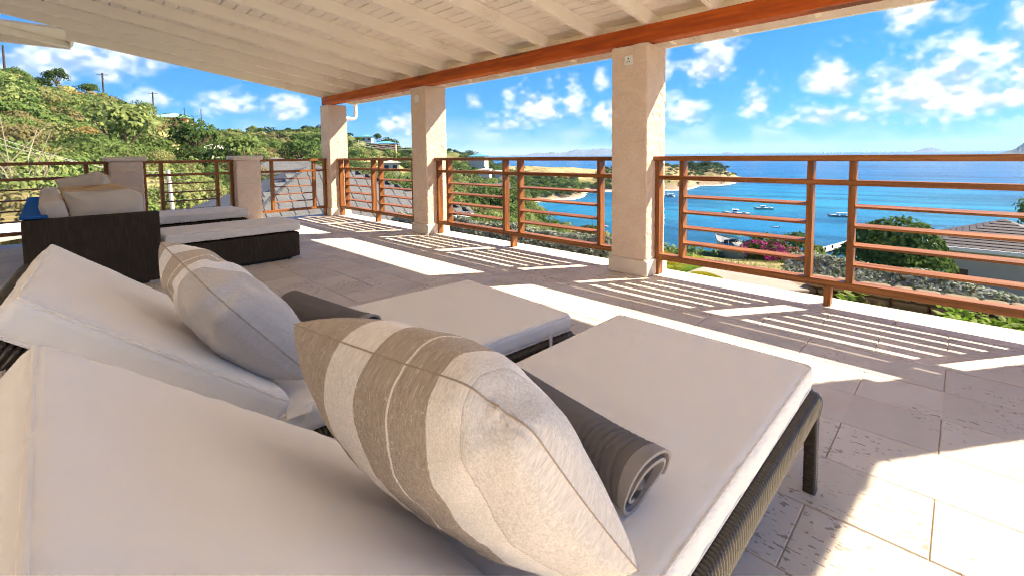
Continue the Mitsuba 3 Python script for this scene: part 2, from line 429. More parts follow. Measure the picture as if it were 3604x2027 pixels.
# ------------------------------------------------------------------ railings
def railing(lab, a, b, axis='y', stub=True):
    """A timber railing from a to b along y, on the sea side."""
    k = thing('timber_railing', lab, 'railing', 'timber railings round the terrace')
    m, mz = 'm_wood_y', 'm_wood_z'

    def bx(u0, u1, w0, w1, z0, z1, c=.003):
        return box(w0, w1, u0, u1, z0, z1, c) if axis == 'y' else box(u0, u1, w0, w1, z0, z1, c)
    W0, W1 = (4.057, 4.145) if axis == 'y' else (8.95, 9.038)
    c = (a + b) / 2
    part('top_rail', bx(a, b, W0 - .036, W1 + .036, 1.081, 1.124, .005), m, k)
    part('middle_rail', bx(a + .042, b - .042, W0 - .004, W1 + .004, .904, .943), m, k)
    part('bottom_rail', bx(a + .042, b - .042, W0 - .004, W1 + .004, .143, .197), m, k)
    inner = (a + .256, b - .256)
    posts = [a + .021, b - .021, c - .13, c + .13, *inner]
    for i, u in enumerate(posts):
        if i < 2:
            part('post', bx(u - .021, u + .021, W0, W1, 0, 1.081, .003), mz, k)
        else:
            part('post', cat([bx(u - .021, u + .021, W0, W1, z0, z1, .003) for z0, z1 in ((.197, .904), (.943, 1.081))]), mz, k)
    if stub:
        part('stub_post', bx(c - .022, c + .022, W0, W1, 0, .143, .003), mz, k)
    for s0, s1 in ((inner[0] + .021, c - .151), (c + .151, inner[1] - .021)):
        for i in range(4):
            z = .340 + i * .1415
            sl = box(-.048, .048, s0, s1, -.008, .008, .002)
            part('slat', moved(sl, roty(-.11), ((W0 + W1) / 2, 0, z - .010)), m, k)
    return k


railing('sunlit orange-brown timber railing right of the nearest column, in front of the boats', -.690, 2.088)
railing('timber railing between the two nearer columns, in front of the cove', 2.467, 5.567)
railing('timber railing between the middle column and the corner column', 5.946, 8.781)
railing('timber railing on the right outside the photo', -3.3, -1.07)
LEFT = [('dark timber railing between the corner column and the nearest low pillar', 2.66, 3.887), ('dark timber railing between the two low pillars on the left', 1.045, 2.266), ('dark timber railing at the left edge behind the sofa', -1.5, .651)]
for lab, a, b in LEFT:
    k = thing('timber_railing', lab, 'railing', 'timber railings round the terrace')
    W0, W1, m = 8.95, 9.038, 'm_wood_x'
    part('top_rail', box(a, b, W0 - .036, W1 + .036, 1.081, 1.124, .005), m, k)
    part('middle_rail', box(a + .042, b - .042, W0 - .004, W1 + .004, .875, .914, .003), m, k)
    part('bottom_rail', box(a + .042, b - .042, W0 - .004, W1 + .004, .150, .195, .003), m, k)
    for i, u in enumerate((a + .021, b - .021, a + .235, b - .235)):
        part('post', cat([box(u - .023, u + .023, W0, W1, z0, z1, .003) for z0, z1 in (((0, 1.081),) if i < 2 else ((.195, .875), (.914, 1.081)))]), 'm_wood_z', k)
    for i in range(4):
        z = .340 + i * .1415
        part('slat', box(a + .258, b - .258, W0 + .002, W1 - .002, z - .018, z, .002), m, k)

# ------------------------------------------------------------------ beam and porch roof
SL = -.1437
def zb(x): return 2.322 + SL * (x - 3.89)          # underside of the rafters
XE = 4.47
k = thing('timber_beam', 'orange stained timber beam resting on the stucco columns', 'beam')
part('board', box(X0 - .004, X0 + .10, -1.20, 9.06, 2.166, 2.316, .004), 'm_beam', k)
part('lower_board', box(X0 + .105, X0 + .20, -1.20, 9.05, 2.178, 2.30, .004), 'm_beam', k)
roof = thing('porch_roof', 'white painted boarded porch roof on sloping rafters', 'roof')


def sloped(x0, x1, y0, y1, d0, d1, c=.003):
    m = box(x0, x1, y0, y1, 0, 1, 0)
    v = np.array(m.vertices)
    v[:, 2] = zb(v[:, 0]) + np.where(v[:, 2] > .5, d1, d0)
    return trimesh.Trimesh(v, m.faces, process=False)


RY = [-.97, -.35, .28, .906, 1.532, 2.123, 2.728, 3.347, 3.965, 4.59, 5.215, 5.86, 6.486, 7.131, 7.748, 8.358]
for y in RY:
    part('rafter', sloped(-2.70, XE, y - .042, y, 0, .128), 'm_white', roof, smooth=False)
xb = 4.078 + .133 * 3
while xb > -2.6:
    if xb < XE + .02:
        part('ceiling_board', sloped(xb - .133 + .006, xb - .006 if xb < XE - .02 else XE, -1.21, 9.0, .131, .150), 'm_white', roof, smooth=False)
    xb -= .133
part('barge_board', sloped(.30, XE + .02, 9.003, 9.045, -.012, .21), 'm_white', roof, smooth=False)
part('barge_board', sloped(-2.70, XE + .02, -1.27, -1.225, -.012, .21), 'm_white', roof, smooth=False)
part('fascia', box(XE + .003, XE + .035, -1.222, 9.0, zb(XE) - .028, zb(XE) + .19, .003), 'm_white', roof)
part('roof_covering', sloped(-2.75, XE + .06, -1.30, 9.07, .212, .235), 'm_roofing', roof, smooth=False)
gp = [(0, .11), (0, .0), (.03, -.018), (.10, -.018), (.13, .0), (.13, .11), (.125, .11), (.125, .003), (.098, -.012), (.032, -.012), (.005, .003), (.005, .11)]
gm = trimesh.creation.extrude_polygon(__import__('shapely').Polygon(gp), 10.3)
part('gutter', trimesh.Trimesh(np.array([[XE + .038 + v[0], -1.27 + v[2], zb(XE) + .03 + v[1]] for v in gm.vertices]), gm.faces[:, ::-1], process=False), 'm_white_plain', roof)


def pipe(pts, r=.036):
    p, out = np.array(pts, float), []
    for i, a in enumerate(p):
        if 0 < i < len(p) - 1:
            d0, d1 = (p[i - 1] - a) / np.linalg.norm(p[i - 1] - a), (p[i + 1] - a) / np.linalg.norm(p[i + 1] - a)
            out += [a + (d0 * (1 - t) ** 2 + d1 * t ** 2) * .075 for t in np.linspace(0, 1, 8)]
        else: out.append(a)
    return tube(out, r, 16)


for y, ye, lab in ((9.02, 9.02, 'white elbow drainpipe from the gutter to the corner column'), (-.90, -.78, 'white elbow drainpipe outside the right edge of the photo')):
    k = thing('drainpipe', lab, 'drainpipe')
    part('pipe', pipe([(XE + .10, y, zb(XE) + .02), (XE + .10, y, 1.93 if y > 0 else 1.86), (X0 + S - .01, ye, 1.93 if y > 0 else 1.86)]), 'm_white_plain', k)
    part('collar', cat([tube([(XE + .02 - .10, y + (ye - y) * .45, (1.93 if y > 0 else 1.86)), (XE + .02 - .06, y + (ye - y) * .35, (1.93 if y > 0 else 1.86))], .042, 16), tube([(XE + .10, y, 2.03), (XE + .10, y, 2.07)], .042, 16)]), 'm_white_plain', k)

# the higher eave of the house wing beyond the terrace end, top left of the photo
k = thing('house_eave', 'boxed white eave of the house wing at the top left', 'eave')
part('soffit_board', box(-6, .37, 9.05, 9.98, 2.97, 3.0), 'm_white', k)
part('fascia', box(-6, .405, 9.985, 10.02, 2.865, 3.09, .003), 'm_white', k)
part('end_board', box(.372, .405, 9.05, 9.982, 2.90, 3.09, .003), 'm_white', k)
part('rafter', box(-.42, -.36, 9.05, 9.98, 2.88, 2.968, .003), 'm_white', k)
part('hip_rafter', moved(box(-.72, .62, -.03, .03, 2.88, 2.966, .003), rotz(math.radians(42)), (-.12, 9.52, 0)), 'm_white', k)
# the house wall behind the camera that the porch leans on
k = thing('house_wall', 'warm plaster house wall behind the camera', 'wall')
part('wall', cat([box(-2.95, -2.72, -3.4, -1.2, -.45, 3.4), box(-2.95, -2.72, 1.3, 9.3, -.45, 3.4), box(-2.95, -2.72, -1.2, 1.3, 2.2, 3.4)]), 'm_wall', k)
part('door', box(-2.90, -2.86, -1.2, 1.3, 0, 2.2), 'm_glass_dark', k)

# ------------------------------------------------------------------ soft furnishing builders
def cushion(sx, sy, sz, r=.03, puff=.012, seed=0, wr=.0036, step=.020):
    m = rbox(sx, sy, sz, r, step, 4)
    v = np.array(m.vertices)
    a = np.clip(1 - np.abs(v[:, 0] / (sx / 2)) ** 3, 0, 1) * np.clip(1 - np.abs(v[:, 1] / (sy / 2)) ** 3, 0, 1)
    v[:, 2] += np.sign(v[:, 2]) * puff * a * (np.abs(v[:, 2]) / (sz / 2))
    ed = np.exp(-((sx / 2 - np.abs(v[:, 0])) / .07)) + np.exp(-((sy / 2 - np.abs(v[:, 1])) / .07))
    q = v.copy(); alongx = (sy / 2 - np.abs(v[:, 1])) < (sx / 2 - np.abs(v[:, 0]))
    s = np.where(alongx, v[:, 0], v[:, 1])
    w = (meshkit.fbm(np.stack([s * 26, v[:, 2] * 6 + seed, seed + 0 * s], -1), 3, seed) - .5) * wr * 2.4 * np.clip(ed, 0, 1.2)
    w += (meshkit.fbm(q * 5 + seed, 2, seed) - .5) * wr * 1.6
    m = trimesh.Trimesh(v, m.faces, process=False)
    return trimesh.Trimesh(v + np.asarray(m.vertex_normals) * w[:, None], m.faces, process=False)


def piping(sx, sy, sz, r, pr_=.0042):
    out = []
    for s in (-1, 1):
        a, b = sx / 2 - r * .28, sy / 2 - r * .28
        c = r * .8
        pts = []
        for cx, cy, a0 in ((a - c, b - c, 0), (-a + c, b - c, 90), (-a + c, -b + c, 180), (a - c, -b + c, 270)):
            for t in np.linspace(0, 90, 6):
                w = math.radians(a0 + t)
                pts.append([cx + c * math.cos(w), cy + c * math.sin(w), s * (sz / 2 - r * .28)])
        pts.append(pts[0])
        P = np.array(pts)
        P = np.vstack([np.linspace(P[i], P[i + 1], max(2, int(np.linalg.norm(P[i + 1] - P[i]) / .03)), endpoint=False) for i in range(len(P) - 1)] + [P[:1]])
        out.append(tube(P, pr_, 6, False))
    return cat(out)


def pillow(A, B, C, D, thick, n=72, seed=0, pinch=.05, dent=None, creases=()):
    """A filled square cushion cover between four corners; returns (mesh, uv, seam points)."""
    A, B, C, D = map(np.asarray, (A, B, C, D))
    t = (1 - np.cos(np.linspace(0, 1, n) * np.pi)) / 2
    t = .35 * t + .65 * np.linspace(0, 1, n)
    U, V = np.meshgrid(t, t, indexing='ij')
    uu, vv = 2 * U - 1, 2 * V - 1
    pu, pv = uu * (1 - pinch * (1 - vv ** 2) * 1.0), vv * (1 - pinch * (1 - uu ** 2) * 1.0)
    u, v = (pu + 1) / 2, (pv + 1) / 2
    P = (A * ((1 - u) * (1 - v))[..., None] + B * (u * (1 - v))[..., None] + C * (u * v)[..., None] + D * ((1 - u) * v)[..., None])
    cB = np.exp(-((1 - U) ** 2 + V ** 2) / .10 ** 2)[..., None]          # the fourth corner is pushed in and slumps
    P = P + cB * (.16 * ((A + C) / 2 - B))
    nr = np.cross(B - A, D - A); nr /= np.linalg.norm(nr)
    prof = (np.clip(1 - np.abs(uu) ** 2.6, 0, 1) * np.clip(1 - np.abs(vv) ** 2.6, 0, 1)) ** .44
    q = np.stack([U * 5 + seed, V * 5, U * 0 + seed], -1)
    wob = (meshkit.fbm(q, 4, seed) - .5)
    out = []
    for s in (1, -1):
        th = thick / 2 * prof * (1 + .16 * wob)
        # pull folds running in from the corners
        for cu, cv, amp, fr, ph in creases:
            d = np.hypot(U - cu, V - cv)
            ang = np.arctan2(V - cv, U - cu)
            th = th - amp * np.exp(-((d - .22) / .17) ** 2) * (.5 + .5 * np.sin(ang * fr + ph)) * (prof > 0)
        if dent and s == dent[4]:
            th = th - dent[2] * np.exp(-(((U - dent[0]) / dent[3]) ** 2 + ((V - dent[1]) / dent[5]) ** 2))
        out.append(P + nr * (s * th)[..., None])
    v = np.vstack([o.reshape(-1, 3) for o in out])
    f = np.vstack([grid_faces(n, n), grid_faces(n, n, True) + n * n])
    uv = np.vstack([np.stack([U, V], -1).reshape(-1, 2)] * 2)
    e = P
    seam = np.vstack([e[:, 0], e[-1, 1:], e[-2::-1, -1], e[0, -2::-1]])
    return trimesh.Trimesh(v, f, process=False), uv, seam


def wound(pts, ra, rb, pitch=.0135, amp=.0055, n=16, power=3.2):
    """A frame bar bound with round strand: superellipse section, one ridge for each turn."""
    p = np.asarray(pts, float)
    seg = np.r_[0, np.cumsum(np.linalg.norm(np.diff(p, axis=0), axis=1))]
    s = np.arange(0, seg[-1], pitch / 6)
    P = np.stack([np.interp(s, seg, p[:, k]) for k in range(3)], -1)
    t = np.gradient(P, axis=0); t /= np.linalg.norm(t, axis=1, keepdims=True)
    upv = np.array([0, 0, 1.0]) if abs(t[len(t) // 2][2]) < .8 else np.array([1.0, 0, 0])
    a = np.cross(t, upv); a /= np.linalg.norm(a, axis=1, keepdims=True)
    b = np.cross(a, t)
    w = np.arange(n) * 2 * np.pi / n
    ca, sa = np.sign(np.cos(w)) * np.abs(np.cos(w)) ** (2 / power), np.sign(np.sin(w)) * np.abs(np.sin(w)) ** (2 / power)
    rid = np.abs(np.sin(s / pitch * np.pi)) ** .6 * amp
    v = P[:, None] + (ra + rid)[:, None, None] * ca[None, :, None] * a[:, None] + (rb + rid)[:, None, None] * sa[None, :, None] * b[:, None]
    m = len(s)
    i, j = np.meshgrid(np.arange(m - 1), np.arange(n), indexing='ij')
    q = np.stack([i * n + j, i * n + (j + 1) % n, (i + 1) * n + (j + 1) % n, (i + 1) * n + j], -1).reshape(-1, 4)
    f = np.vstack([q[:, [0, 1, 2]], q[:, [0, 2, 3]], [[0, k + 1, k] for k in range(1, n - 1)], [[(m - 1) * n, (m - 1) * n + k, (m - 1) * n + k + 1] for k in range(1, n - 1)]])
    return trimesh.Trimesh(v.reshape(-1, 3), f[:, ::-1], process=False)


BACK = math.radians(38.7)


def daybed(lab, x, y, ang, W, seed, strap=False, HX=1.33, up_=.015):
    """Foot corner nearest the camera at (x, y); length runs back along -x turned by ang."""
    L, LB = HX + .70, .66          # whole length, backrest length; HX: hinge distance from the foot
    k = thing('daybed', lab, 'daybed', None)
    M, o = rotz(ang), np.array([x, y, 0])

    def put(name, m, b, parent=k, smooth=30): return part(name, moved(m, M, o), b, parent, smooth=smooth)
    zt = .44
    # woven frame: side bars, end bars, legs
    zf = .318
    for yy in (.0, W):
        put('frame_bar', wound([(-L + .10, yy, zf), (-.035, yy, zf), (-.012, yy, zf - .008), (.006, yy, zf - .03)], .022, .038), 'm_wicker')
    for xx in (.0, -L + .05):
        put('end_bar', wound([(xx - .01, -.0, zf), (xx - .01, W, zf)], .022, .036), 'm_wicker')
    for xx in (-.002, -L + .07):
        for yy in (0, W):
            put('leg', wound([(xx, yy, 0), (xx, yy, zf + .01)], .017, .017, .0095, .003, 14, 6), 'm_wicker')
    put('platform', box(-L + .08, -.03, .02, W - .02, .325, .352), 'm_weave')
    # mattress: flat part and raised back
    r = .026
    put('mattress', moved(cushion(HX + .02, W + .005, .082, r, .008, seed), None, (-HX / 2 - .005, W / 2, zt - .041)), 'm_cushion', smooth=True)
    put('mattress_piping', moved(piping(HX + .02, W + .005, .082, r), None, (-HX / 2 - .005, W / 2, zt - .041)), 'm_piping')
    hx = -HX - .01
    Rb = roty(BACK)
    put('backrest', moved(moved(cushion(LB, W + .005, .088, r, .010, seed + 3), None, (-LB / 2, 0, .044)), Rb, (hx, W / 2, zt - .075 + up_)), 'm_cushion', smooth=True)
    put('backrest_piping', moved(moved(piping(LB, W + .005, .088, r), None, (-LB / 2, 0, .044)), Rb, (hx, W / 2, zt - .075 + up_)), 'm_piping')
    put('backrest_frame', moved(cat([wound([(-LB + .01, s, -.025), (.0, s, -.025)], .018, .020) for s in (-W / 2 + .02, W / 2 - .02)] + [wound([(-LB + .01, -W / 2, -.025), (-LB + .01, W / 2, -.025)], .018, .022), box(-LB + .03, -.02, -W / 2 + .04, W / 2 - .04, -.03, -.012)]), Rb, (hx, W / 2, zt - .075 + up_)), 'm_wicker')
    # tie ribbons at the hinge
    rib = []
    for s, dy in ((1, -.004), (.8, .02)):
        w = np.linspace(0, 1, 14)
        P = np.stack([hx + .03 + .055 * np.sin(w * np.pi) * s + .02 * w, -.012 + dy - .018 * np.sin(w * np.pi * 1.5), zt - .01 + .03 * np.sin(w * np.pi) - .05 * w * s], -1)
        rib.append(trimesh.Trimesh(np.vstack([P, P + [.004, .012, .012]]), grid_faces(2, 14), process=False))
    put('tie_ribbon', cat(rib), 'm_cushion', smooth=True)
    if strap:
        put('strap', cat([box(-.17, -.155, -.031, -.026, .262, .40, .001), box(-.17, -.155, -.031, .05, .258, .262, .001)]), 'm_white_plain')
    return k


daybed('cream daybed nearest the camera, its woven foot leg in view at the right', 1.772, .335, 0.0, .745, 1)
daybed('second cream daybed behind the nearest one, with a raised backrest', 1.625, 1.235, math.radians(-4.2), .79, 5, True, 1.215, .035)

A1, B1, C1, D1 = [.300, .850, .852], [.352, .352, .882], [.628, .345, .490], [.592, .845, .462]
def place_pillow(lab, A, B, C, D, th, seed, m, dent=None, creases=()):
    k = thing('throw_pillow', lab, 'pillow')
    me, uv, seam = pillow(A, B, C, D, th, 84, seed, .045, dent, creases)
    part('cover', me, m, k, smooth=True, uv=uv)
    part('seam', tube(seam, .0013, 6, False), 'm_seam', k)


place_pillow('striped taupe and white linen throw pillow on the nearest daybed', A1, B1, C1, D1, .235, 4, 'm_linen', (.95, .12, .022, .07, 1, .10), ((1, 0, .008, 7, .4), (1, 1, .008, 6, 1.0), (0, 0, .006, 5, 2.0)))
A2, B2, C2, D2 = [.232, 1.715, .900], [.276, 1.290, .815], [.540, 1.382, .485], [.505, 1.80, .505]
place_pillow('grey and white banded throw pillow on the second daybed', A2, B2, C2, D2, .215, 11, 'm_linen2', (.6, .08, .022, .10, 1, .12), ((1, 0, .012, 6, .2), (.55, 0, .012, 8, 1.2), (0, 0, .012, 5, 2.0)))


def towel(lab, end, yaw, L, R, seed):
    """Rolled towel: spiral sheet, hem band at the near end, pressed flat a little under its own weight."""
    k = thing('rolled_towel', lab, 'towel')
    turns, n = 1.75, 150
    th = np.linspace(0, turns * 2 * np.pi, n)
    th0 = math.radians(-75)
    rad = R * (.56 + .44 * (th / th[-1]) ** .8)
    wob = 1 + .05 * np.sin(th * 2 + seed) + .06 * np.sin(th * 3.0 + 1.3 * seed)
    sx, sz = rad * wob * np.cos(th + th0), rad * wob * np.sin(th + th0) * .94

    def sheet(x0, x1, nx, t, grooves=()):
        xs = np.linspace(x0, x1, nx)
        off = np.zeros(nx)
        for g in grooves: off -= .0060 * np.exp(-((xs - g) / .0032) ** 2)
        lip = .020 * np.exp(-(xs / .02) ** 2)[:, None] * np.sin(th * 1.0 + 2)[None, :]
        off = off + R * .16 * np.exp(-xs / .07)
        outer = np.stack([np.broadcast_to(xs[:, None], (nx, n)) + lip, (1 + off[:, None] / R) * sx[None, :], (1 + off[:, None] / R) * sz[None, :]], -1)
        nrm = np.stack([np.cos(th + th0), np.sin(th + th0)], -1)
        inner = outer.copy()
        inner[..., 1] -= t * nrm[:, 0]; inner[..., 2] -= t * nrm[:, 1]
        v = np.vstack([outer.reshape(-1, 3), inner.reshape(-1, 3)])
        f = [grid_faces(nx, n), grid_faces(nx, n, True) + nx * n]
        strip = []
        for i in (0, nx - 1):
            a, b = i * n + np.arange(n), nx * n + i * n + np.arange(n)
            q = np.stack([a[:-1], a[1:], b[1:], b[:-1]], -1)
            if i == 0: q = q[:, ::-1]
            strip += [q[:, [0, 1, 2]], q[:, [0, 2, 3]]]
        for j in (0, n - 1):
            a, b = np.arange(nx) * n + j, nx * n + np.arange(nx) * n + j
            q = np.stack([a[:-1], b[:-1], b[1:], a[1:]], -1)
            if j: q = q[:, ::-1]
            strip += [q[:, [0, 1, 2]], q[:, [0, 2, 3]]]
        return trimesh.Trimesh(v, np.vstack(f + strip), process=False)
    M = rotz(yaw)
    c = np.array(end)
    part('roll', moved(sheet(.020, L, 150, .0075, [.040 + .017 * i for i in range(7)]), M, c), 'm_towel', k, smooth=40)
    part('hem', moved(sheet(.0, .0195, 6, .0065), M, c), 'm_hem', k, smooth=40)
    core = rbox(.12, .062, .052, .022, .010, 4)
    v = np.array(core.vertices)
    v *= 1 + .7 * (meshkit.fbm(v * 40 + seed, 3, int(seed))[:, None] - .5)
    part('inner_fold', moved(trimesh.Trimesh(v, core.faces, process=False), M, c + M @ np.array([.075, 0, -.006])), 'm_towel', k, smooth=True)


towel('rolled charcoal towel on the nearest daybed, its open end facing the camera', (.790, .420, .511), math.radians(81), .60, .067, 1.0)
towel('rolled charcoal towel on the second daybed behind the grey pillow', (.80, 1.55, .507), math.radians(97), .56, .062, 2.2)

# ------------------------------------------------------------------ wicker sofa with two ottomans, far left
k = thing('wicker_sofa', 'dark woven wicker sofa seen from its side, at the left', 'sofa')
part('side_panel', moved(rbox(.895, .085, .645, .02, .1, 4), None, (.288, 5.415, .343)), 'm_weave', k)
part('side_panel', moved(rbox(.80, .085, .645, .02, .1, 4), None, (.24, 8.34, .343)), 'm_weave', k)
part('back', moved(rbox(.10, 2.83, .655, .02, .1, 4), None, (-.105, 6.877, .338)), 'm_weave', k)
part('seat_base', moved(rbox(.74, 2.83, .28, .02, .2, 3), None, (.33, 6.877, .16)), 'm_weave', k)
for i in range(3):
    part('seat_cushion', moved(cushion(.74, .93, .13, .035, .012, 20 + i, step=.05), None, (.36, 5.93 + .945 * i, .37)), 'm_cushion', k, smooth=True)
for i in range(3):
    part('back_cushion', moved(moved(cushion(.16, .90, .42, .05, .0, 30 + i, step=.05), roty(-.22), (.06, 5.95 + .945 * i, .60)), None), 'm_greige', k, smooth=True)
part('foot', cat([box(.63, .732, 5.365, 5.40, .003, .022, .002)]), 'm_steel', k)
part('foot', cat([box(.60, .66, 8.30, 8.38, .003, .022, .002)]), 'm_steel', k)
k = thing('blue_reflection', 'blue strip painting the sky reflection on top of the wicker sofa back', 'reflection')
part('reflection_strip', moved(rbox(.165, 1.47, .02, .009, .05, 3), None, (-.085, 6.105, .682)), 'm_blue', k)  # blue sky mirrored in the dark wicker top, painted as two strips
part('reflection_strip', moved(rbox(.165, 1.46, .02, .009, .05, 3), None, (-.085, 7.575, .681)), 'm_blue', k)
def place2(lab, A, B, C, D, th, seed, m, chev=False):
    k = thing('sofa_pillow', lab, 'pillow')
    me, uv, seam = pillow(A, B, C, D, th, 44, seed, .05, (.45, .05, .05, .16, 1, .2), ((0, 0, .02, 5, 1), (1, 0, .02, 5, 2)))
    part('cover', me, m, k, smooth=True, uv=uv)
    part('seam', tube(seam, .004, 6, False), 'm_tan', k)
    if chev:
        A, B, D = map(np.asarray, (A, B, D)); e1, e2 = (B - A) / np.linalg.norm(B - A), (D - A) / np.linalg.norm(D - A)
        nn = np.cross(e1, e2); nn /= np.linalg.norm(nn)
        ms = []
        for r_ in range(3):
            for s_ in range(3):
                for sg in (-1, 1):
                    o = A + e1 * (.24 + .07 * s_) + e2 * (.085 + .045 * r_) + nn * (.078 + .012 * r_)
                    p0, p1 = o, o + e1 * sg * .032 + e2 * -.026 + nn * -.004
                    ms.append(tube([p0, p1], .0042, 5))
        part('chevron_print', cat(ms), 'm_print', k)


place2('cream lumbar pillow with a small chevron print standing on the sofa', (.10, 5.72, .87), (.655, 5.60, .885), (.66, 5.56, .46), (.14, 5.68, .46), .15, 3, 'm_greige', True)
place2('tan pillow behind the chevron lumbar pillow on the sofa', (.08, 5.98, .90), (.56, 5.86, .93), (.62, 5.80, .50), (.14, 5.92, .48), .16, 6, 'm_tan')
place2('grey pillow at the back of the sofa, highest of the three', (.06, 6.35, .96), (.42, 6.05, 1.06), (.56, 6.0, .62), (.2, 6.3, .52), .17, 9, 'm_greige')
for lab, y0, x1, L, W, seed in (('long cream cushioned wicker ottoman in front of the sofa, nearer one', 5.40, 2.03, 1.27, .66, 50), ('long cream cushioned wicker ottoman by the low pillar, farther one', 7.20, 2.0, 1.24, .84, 54)):
    k = thing('wicker_ottoman', lab, 'ottoman')
    part('base', moved(rbox(L - .02, W - .03, .275, .018, .2, 3), None, (x1 - L / 2 - .005, y0 + W / 2, .165)), 'm_weave', k)
    part('lower_plinth', box(x1 - L + .1, x1 - .06, y0 + .05, y0 + W - .05, .0, .03), 'm_ink', k)
    part('cushion', moved(cushion(L, W, .10, .028, .006, seed, step=.035), None, (x1 - L / 2, y0 + W / 2, .372)), 'm_cushion', k, smooth=True)
    part('cushion_piping', moved(piping(L, W, .10, .028), None, (x1 - L / 2, y0 + W / 2, .372)), 'm_piping', k)
    part('foot', box(x1 - .115, x1 - .012, y0 - .003, y0 + .03, .003, .024, .002), 'm_steel', k)
    part('foot', box(x1 - .115, x1 - .012, y0 + W - .03, y0 + W + .003, .003, .024, .002), 'm_steel', k)

# ------------------------------------------------------------------ land and sea
SEA = -28.0
PROF = {  # azimuth: (distance, height) of the land surface
    -180: [(4, -.7), (60, -1), (400, 10), (700, 20)], -70: [(4, -.7), (60, -3), (400, -5), (700, -5)],
    -40: [(4, -.5), (8, -.9), (25, -6), (60, -14), (100, -24), (125, -30), (150, -34), (700, -36)],
    -6: [(4, -.35), (6, -.45), (8.5, -.8), (15, -2.2), (25, -5.2), (60, -14), (100, -24), (125, -30), (150, -34), (700, -36)],
    15.5: [(4, -.35), (6, -.45), (8.5, -.75), (15, -2.0), (25, -4.6), (42, -7.6), (60, -12.5), (100, -24), (125, -30), (150, -34), (700, -36)],
    17.5: [(4, -.35), (6, -.45), (8.5, -.75), (15, -2.0), (25, -4.6), (42, -7.6), (60, -12.5), (100, -24), (125, -30), (150, -33), (505, -32), (515, -27.5), (532, -24), (550, -27), (600, -34), (700, -36)],
    21: [(4, -.35), (6, -.45), (8.5, -.75), (15, -2.0), (25, -4.6), (60, -12.5), (100, -24), (125, -30), (150, -33), (440, -31), (449, -27.5), (490, -17), (520, -11.5), (570, -18), (620, -33), (700, -36)],
    26: [(4, -.35), (6, -.45), (8.5, -.75), (15, -2.0), (25, -4.6), (60, -12), (100, -22), (125, -29), (150, -33), (372, -31), (383, -27.5), (430, -17), (470, -10.5), (520, -14), (600, -33), (700, -36)],
    34: [(4, -.5), (8, -.8), (15, -2.6), (25, -5), (60, -11), (110, -22), (140, -29), (170, -32), (345, -31), (368, -27.3), (420, -20), (490, -14), (560, -31), (700, -36)],
    38: [(4, -.5), (8, -.8), (18, -4), (60, -10.5), (120, -19), (172, -27.5), (190, -31), (275, -31), (300, -27.3), (330, -22), (400, -17), (490, -12), (560, -31), (700, -36)],
    41: [(4, -.5), (8, -.9), (18, -4.5), (60, -10), (120, -16), (185, -25.5), (196, -28.2), (212, -30), (280, -29), (296, -26), (330, -21), (400, -16), (480, -11), (530, -16), (570, -32), (700, -36)],
    45: [(4, -.5), (8, -1.2), (20, -5), (60, -8), (150, -13), (200, -18), (300, -17), (400, -13), (480, -10.5), (530, -13), (570, -32), (700, -36)],
    48: [(4, -.5), (8, -1.5), (20, -5), (60, -7.5), (150, -11.5), (250, -12), (370, -3.5), (420, -6), (520, -32), (700, -36)],
    52: [(4, -.6), (8, -2), (20, -5), (60, -7), (150, -10), (250, -7), (335, 3.0), (390, -1), (500, -30), (700, -36)],
    57: [(4, -.8), (8, -3), (20, -5), (60, -6), (150, -8), (230, -3), (310, 4.8), (380, 2), (500, -20), (700, -36)],
    60: [(4, -.8), (8, -3), (20, -5), (60, -6), (150, -5), (210, 1), (285, 8.0), (350, 5), (500, -10), (700, -30)],
    64: [(4, -.8), (8, -3.5), (30, -5), (60, -5), (150, 0), (260, 11.6), (330, 8), (500, 0), (700, -20)],
    67: [(4, -.8), (8, -3.5), (30, -5), (60, -4), (130, 1.5), (235, 14.6), (300, 12), (500, 5), (700, 0)],
    75: [(4, -.8), (8, -3.5), (30, -4.5), (60, -1), (120, 4), (200, 11), (260, 9), (500, 5), (700, 0)],
    79.8: [(4, -.8), (8, -3), (25, -3.5), (60, .6), (110, 4.4), (165, 8.6), (230, 8), (500, 5), (700, 0)],
    82: [(4, -.8), (8, -3), (20, -2.8), (50, 1.0), (90, 5.2), (150, 11.4), (220, 9), (500, 5), (700, 0)],
    87: [(4, -.8), (8, -2.6), (20, -2.0), (50, 2), (90, 7.4), (140, 14.2), (220, 12), (500, 5), (700, 0)],
    92: [(4, -.8), (8, -2.6), (20, -1.6), (50, 3.5), (90, 9.6), (135, 17.2), (220, 14), (500, 5), (700, 0)],
    110: [(4, -.8), (8, -2.6), (20, -1), (50, 6), (120, 20), (220, 14), (500, 5), (700, 0)], 180: [(4, -.7), (60, -1), (400, 10), (700, 20)]}
PA = np.array(sorted(PROF))
RS = np.unique(np.concatenate([np.geomspace(4, 700, 190), np.arange(120, 560, 5.0)]))
PH = np.array([np.interp(RS, *np.array(PROF[a]).T) for a in PA])


